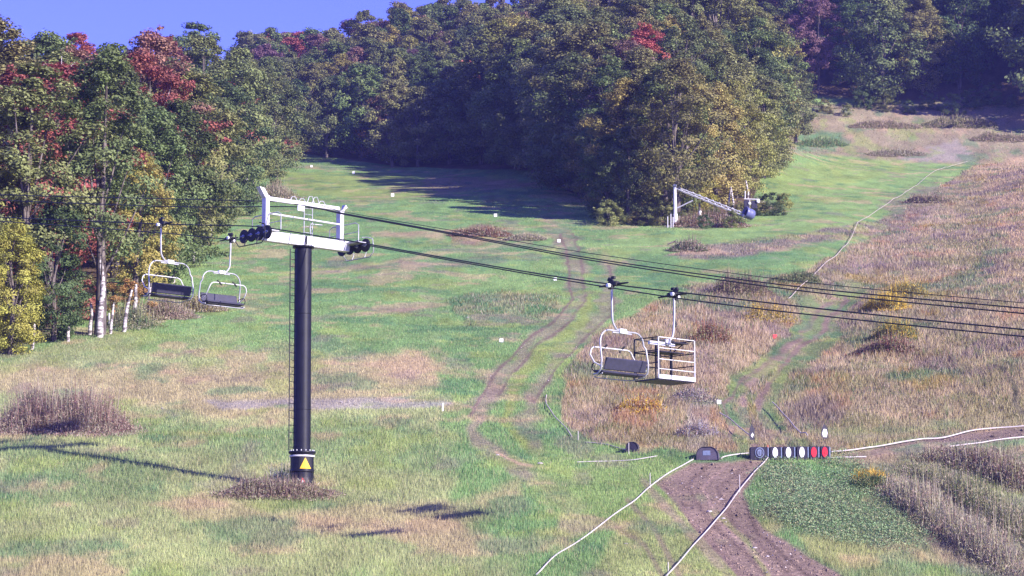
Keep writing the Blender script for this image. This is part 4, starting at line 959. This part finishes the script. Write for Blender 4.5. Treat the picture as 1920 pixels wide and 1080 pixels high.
# pale bare stems along the left forest edge
for (px,py,hp,lean_,r,l) in ((47,588,100,8,.26,'thick grey trunk standing behind the yellow corner tree'),(187,632,150,-2,.20,'tall pale crooked trunk nearest the grass on the left'),
  (169,628,60,0,.14,'short pale stump left of the tall crooked trunk'),(232,622,80,14,.12,'leaning pale stem right of the crooked trunk'),
  (249,612,80,4,.15,'upright pale stem behind the leaning one'),(362,492,30,2,.12,'small pale stem at the green edge'),(378,468,32,1,.12,'pale stem above the small one'),
  (452,362,26,1,.14,'pale stem near the far end of the forest edge'),(461,356,26,1,.14,'second pale stem near the far end'),(489,330,32,0,.13,'pale stem under the rounded green tree'),(496,329,36,1,.14,'brighter pale stem under the rounded green tree'),
  (60,655,50,3,0.11,'short pale stem beside the yellow corner tree'),
  (128,640,55,-4,0.10,'thin pale stem left of the tall crooked trunk'),
  (207,626,60,5,0.09,'thin pale stem right of the tall crooked trunk'),
  (276,590,60,6,0.09,'thin pale stem below the left chair'),
  (395,446,40,3,0.12,'pale stem at the middle of the left edge'),
  (420,412,38,-3,0.12,'pale stem left of the tower top'),
  (437,388,34,2,0.12,'pale stem nearest the tower top'),
  (474,345,30,2,0.13,'pale stem between the far pairs of stems'),
  (325,530,125,14,.10,'slender pale birch stem leaning between the two chairs')):
    q=G(px,py); k=q.y/4800; hp*=k
    o=MB().tube([Vector((0,0,-.3)),Vector((lean_*.2*k,0,hp*.3)),Vector((lean_*.2*k+r*.8,0,hp*.6)),Vector((lean_*k,0,hp))],[r*1.2,r,r*.85,r*.6],9); e_=empty('bare_tree',q,0,l,'bare tree'); o.build('trunk',M['birch'],e_)
# forked pale limbs seen in the big olive tree
q=P(95,165,G(105,560).y-4.3); o=MB(); 
o.tube([Vector((0,0,-1.5)),Vector((0,0,0)),Vector((.9,.2,1.1)),Vector((1.7,.2,2.0))],[.12,.10,.07,.03],7); o.tube([Vector((0,0,0)),Vector((-.35,0,1.0)),Vector((-.55,0,1.8))],[.09,.06,.03],7); o.tube([Vector((.5,.1,.6)),Vector((.75,0,1.4)),Vector((.75,0,2.4))],[.06,.04,.02],6)
bt=[t_ for t_ in COL.objects if t_.get('label','').startswith('big olive tree with pale forked')][0]
fo=o.build('forked_limb',M['birch'],bt); 
bpy.context.view_layer.update()
fo.matrix_world=__import__('mathutils').Matrix.Translation(q)
# left snowmaking hydrant
for px,py,hp,m_,l in ((204,614,27,'wht','white marker post left of the orange one'),(213,612,31,'orange','orange and white marker post at the forest edge'),(229,600,22,'wht','short white post below the leaning stem')):
    stake(px,py,hp,.06,m_,'marker_post',l,'post')

# ------------------------------------------------------------ small white square markers up the slope
for px,py,sz,m_,l in ((584,312,4,'white','white marker at the far end of the upper grass, left of the rest'),(663,324,5,'white','white marker on the upper grass near the shaded forest'),(736,366,6,'white','white marker above the tower crossarm level'),
  (929,404,6,'white','white marker at the edge of the forest shadow'),(1048,452,6,'white','white marker beside the upper wheel track'),(1041,524,6,'white','white marker just under the haul ropes'),
  (940,639,7,'white','white marker alone on the green left of the wheel track'),(1348,755,8,'white','white marker on the brown bank under the work basket'),(1453,632,8,'red','pinkish red marker on the brown bank'),(694,272,4,'orange','tiny orange marker deep in the forest shade')):
    g=G(px,py+sz*.5); k=g.y/4800; o=empty('trail_marker',g,0,l,'marker','square trail markers')
    MB().box((0,0,sz*k*.5+.03),(sz*k,.04,sz*k),None,.008).build('panel',M[m_],o); MB().tube([(0,.04,-.2),(0,.04,sz*k*.9)],.02,6).build('stem',M['galv'],o)
stake(830,771,15,.045,'white','snow_stake','short white stake standing in the gravelly strip','stake')

# ------------------------------------------------------------ tapes and hoses on the ground
def line(pts,r,m_,name,label,cat,lift=.05,flat=1):
    g=[G(*p) for p in pts]; g=[v for v in spline(g,8)]
    P_=[Vector((v.x+.015*math.sin(i*.6+v.x),v.y,float(zg(v.x,v.y))+lift*(.6+.5*float(fbm(v.x/1.5,v.y/6,44,2))))) for i,v in enumerate(g)]; c0=P_[0].copy()
    o=MB().tube([p-c0 for p in P_],r,8,flat).build(name,M[m_]); o.location=c0; return tag(o,label,cat)
line([(1005,1084),(1045,1045),(1092,1015),(1160,965),(1218,918),(1262,888),(1300,866)],.026,'tape','course_tape','long white course tape left of the muddy track','course tape',.14)
line([(1250,1088),(1300,1030),(1340,985),(1388,924),(1415,890),(1440,864)],.023,'tape','course_tape','pinkish white course tape along the right part of the muddy track','course tape',.16)
line([(1556,852),(1620,845),(1720,828),(1820,812),(1930,801)],.03,'tape','course_tape','white tape along the upper side of the dirt road','course tape',.12)
line([(1490,858),(1560,860),(1625,859)],.03,'tape','course_tape','short white tape in front of the barrier row','course tape',.06)
line([(1780,840),(1850,831),(1930,821)],.028,'tape','course_tape','faint white tape along the lower side of the dirt road','course tape',.1)
line([(1082,868),(1130,867),(1190,864),(1232,857)],.023,'tape','course_tape','short white tape on the grass left of the muddy track','course tape',.06)
line([(1352,862),(1362,857),(1400,852),(1410,853)],.028,'tape','course_tape','short white tape between the rounded pad and the barrier row','course tape',.06)
line([(1024,744),(1026,764),(1045,790),(1073,823)],.028,'hose','water_hose','grey hose at the left foot of the brown bank','hose',.12)
line([(1098,831),(1140,836),(1180,847)],.028,'hose','water_hose','short pale hose leading to the small dark pad','hose',.06)
line([(1350,786),(1375,802),(1408,828)],.028,'hose','water_hose','pale hose running down to the left feather flag','hose',.42)
line([(1448,768),(1475,795),(1515,832)],.028,'hose','water_hose','pale hose running down to the right end of the barrier row','hose',.42)
line([(1478,566),(1520,527),(1560,490),(1590,460),(1612,420),(1660,390),(1720,350),(1765,320),(1815,305)],.028,'hose','water_hose','very long pale hose climbing the edge of the brown bank','hose',.35)
for k,(px,py,hp,l) in enumerate(((1219,915,28,'thin stake holding the left tape'),(1387,924,34,'thin stake holding the right tape'),(1253,1076,22,'thin stake at the bottom of the left tape, near the frame edge'),(1179,852,22,'thin stake beside the small dark pad'),(1440,862,28,'pink stake in front of the barrier row'),(1084,826,18,'thin stake at the lower end of the grey hose'))):
    stake(px,py,hp,.016,'tape' if k!=4 else 'red','tape_stake',l,'stake')

# ------------------------------------------------------------ barrier row, pads, feather flags
g1=G(1404,860); kb=g1.y/4800
def disc(parent,c,rx,rz,m_,name='disc',t=.03,n=24):
    vs=[Vector(c)+Vector((rx*math.cos(2*math.pi*i/n),0,rz*math.sin(2*math.pi*i/n))) for i in range(n)]
    return MB().prism(vs,(0,-t,0)).build(name,M[m_],parent)
cx=[1422,1453,1478,1503,1525,1546]; wd=[36,24,24,24,20,20]
def shape_pad(w_,h_,d_,parent):
    return MB().box((0,0,h_/2-.05),(w_,d_,h_+.1),None,.04).build('block',M['pad'],parent)
names=['wide black barrier block with a blue grey ring emblem, left end of the row','black barrier block with a white disc, nearest the ring emblem block','black barrier block with a white disc, middle of the three white ones','black barrier block with a white disc, beside the red discs','black barrier block with a red disc, next to the white discs','black barrier block with a red disc, right end of the row']
for i,x in enumerate(cx):
    g=G(x,858+i*.2); g.y=g1.y+i*.03; g.z=float(zg(g.x,g.y)); w_=wd[i]*kb-.015; h_=22*kb
    o=empty('barrier_block',g,random.uniform(-.05,.05),names[i],'barrier','barrier blocks in a row'); shape_pad(w_,h_,.45,o); zc_=h_*.5
    MB().box((w_/2-.02,-.235,zc_),(.05,.02,h_*.9),None).build('strap',M['ring'],o)
    if i==0:
        disc(o,(.02,-.222,zc_),.20,.235,'ring','emblem_ring'); disc(o,(.02,-.254,zc_),.165,.195,'pad','emblem_ground',.008)
        e_=disc(o,(.02,-.264,zc_),.12,.15,'ring','emblem_centre',.008)
        for q in (-.07,.0,.07): MB().box((.02+q,-.277,zc_-.02),(.018,.006,.17),None).build('emblem_bar',M['pad'],e_)
    elif i<4: disc(o,(-.02,-.222,zc_),.115,.235,'white'); MB().box((-.02,-.254,zc_-.05),(.012,.006,.2),None).build('disc_mark',M['ring'],o)
    else: disc(o,(-.01,-.222,zc_),.12,.225,'redd')
def mound(px,py,wpx,hpx,label,m_='padg'):
    g=G(px,py); k=g.y/4800; w_,h_=wpx*k,hpx*k; pr=[(-w_/2,-.05),(-w_/2,h_*.45),(-w_*.42,h_*.8),(-w_*.25,h_),(w_*.15,h_*1.02),(w_*.34,h_*.85),(w_*.46,h_*.5),(w_/2,-.05)]
    o=empty('crash_pad',g,R(-12),label,'crash pad'); MB().prism([Vector((a_,-.22,b_2)) for a_,b_2 in pr],(0,.5,0)).build('cushion',M[m_],o)
    MB().tube([Vector((a_,-.23,b_2)) for a_,b_2 in pr],.02,6).build('piping',M['pad'],o)
    MB().box((-.04*w_,-.226,h_*.5),(w_*.34,.006,h_*.4),None).build('faded_panel',M['ring'] if m_=='padg' else M['pad'],o)
mound(1328,861,42,22,'dark rounded crash pad at the top of the muddy track'); mound(1187,846,24,16,'small dark crash pad at the foot of the brown bank','pad')
def feather(px,py,hpx,wpx,label,white):
    g=G(px,py); k=g.y/4800; h_=hpx*k; w_=wpx*k; o=empty('feather_flag',g,R(10),label,'flag','feather flags behind the barrier row')
    MB().tube([Vector((w_*.45,0,-.1)),Vector((w_*.4,0,h_*.35)),Vector((0,0,h_))],.014,6).build('flag_pole',M['rub'],o)
    pr=[(w_*.3,h_*.18),(w_*.5,h_*.5),(w_*.4,h_*.78),(0,h_),(-w_*.35,h_*.72),(-w_*.5,h_*.4),(-w_*.3,h_*.2)]
    s_=MB().prism([Vector((a_,-.01,b_2)) for a_,b_2 in pr],(0,.02,0)).build('sail',M['pad'],o)
    pr=[(w_*.28,h_*.28),(w_*.42,h_*.5),(w_*.28,h_*.7),(-w_*.1,h_*.72),(-w_*.32,h_*.5),(-w_*.2,h_*.3)] if white else [(w_*.1,h_*.3),(w_*.3,h_*.45),(w_*.1,h_*.55),(-w_*.2,h_*.4)]
    MB().prism([Vector((a_,-.018,b_2)) for a_,b_2 in pr],(0,.006,0)).build('white_panel',M['white'],s_)
    if white:
        for zq in (.42,.52,.60): MB().box((0,-.022,h_*zq),(w_*.4,.004,.02),(Vector((.95,0,.3)),Vector((0,1,0)),Vector((-.3,0,.95)))).build('stripe',M['ring'],s_)
feather(1410,832,38,11,'black feather flag nearly edge on, behind the left end of the barrier row',False)
feather(1546,830,36,14,'black and white feather flag behind the right end of the barrier row',True)

# stones
for px,py,sz,l in ((1330,960,12,'flat pale stone in the muddy track, largest one'),(1356,973,9,'thin pale stone right of the largest one'),(1343,933,6,'small pale stone above the largest one'),(1415,1028,10,'pale stone low in the muddy track'),(1439,1044,9,'pale stone lowest in the muddy track'),(1372,888,5,'tiny pale stone near the top of the muddy track'),(877,596,7,'pale stone on the green left of the dark weeds'),(304,766,6,'white stone on the grass right of the thicket'),(1174,1020,8,'pale stone on the grass between the two tapes'),(933,854,8,'pale stone below the wheel track'),(1013,870,12,'pale flat stone in the eroded patch'),(640,755,9,'pale stone in the gravelly strip'),(1863,966,8,'pale round boulder in the brush rows')):
    g=G(px,py); k=g.y/4800; r=sz*k/2; vs=[];rr=random.Random(px)
    prof=[(-.1*r,r*.7),(.05*r,r),(.3*r,r*.85),(.5*r,r*.35)]
    o=MB().lathe((0,0,0),(0,0,1),prof,9,False); o.v=[(v[0]*rr.uniform(.8,1.25),v[1]*rr.uniform(.8,1.4),v[2]*rr.uniform(.7,1.3)) for v in o.v]
    o=o.build('stone',M['rock']); o.location=g; tag(o,l,'stone','stones on the slope')
for k,(px,py,l) in enumerate(((1268,460,'broken dark branch lying left of the purple weeds'),(1284,461,'second broken branch right beside it'))):
    g=G(px,py); o=MB(); o.tube([(-.8,0,.1),(-.2,0,.35),(.4,.1,.2),(.9,0,.35)],[.07,.09,.07,.03],6); o.tube([(-.2,0,.35),(.1,.1,.6)],[.05,.02],5); o=o.build('fallen_branch',M['wood'] if k else M['bark']); o.location=g; tag(o,l,'branch')

# ------------------------------------------------------------ haze
hz=MB().box((0,250,60),(560,620,210),None).build('haze',M['white']); tag(hz,'thin blue haze over the whole slope','haze',kind='stuff')
hm=bpy.data.materials.new('haze_air'); hm.use_nodes=True; n=hm.node_tree; n.nodes.clear(); oo=n.nodes.new('ShaderNodeOutputMaterial'); vv=n.nodes.new('ShaderNodeVolumePrincipled')
vv.inputs['Color'].default_value=(.30,.33,1.0,1); vv.inputs['Density'].default_value=.00017; vv.inputs['Anisotropy'].default_value=0
n.links.new(vv.outputs[0],oo.inputs['Volume']); hz.data.materials.clear(); hz.data.materials.append(hm)
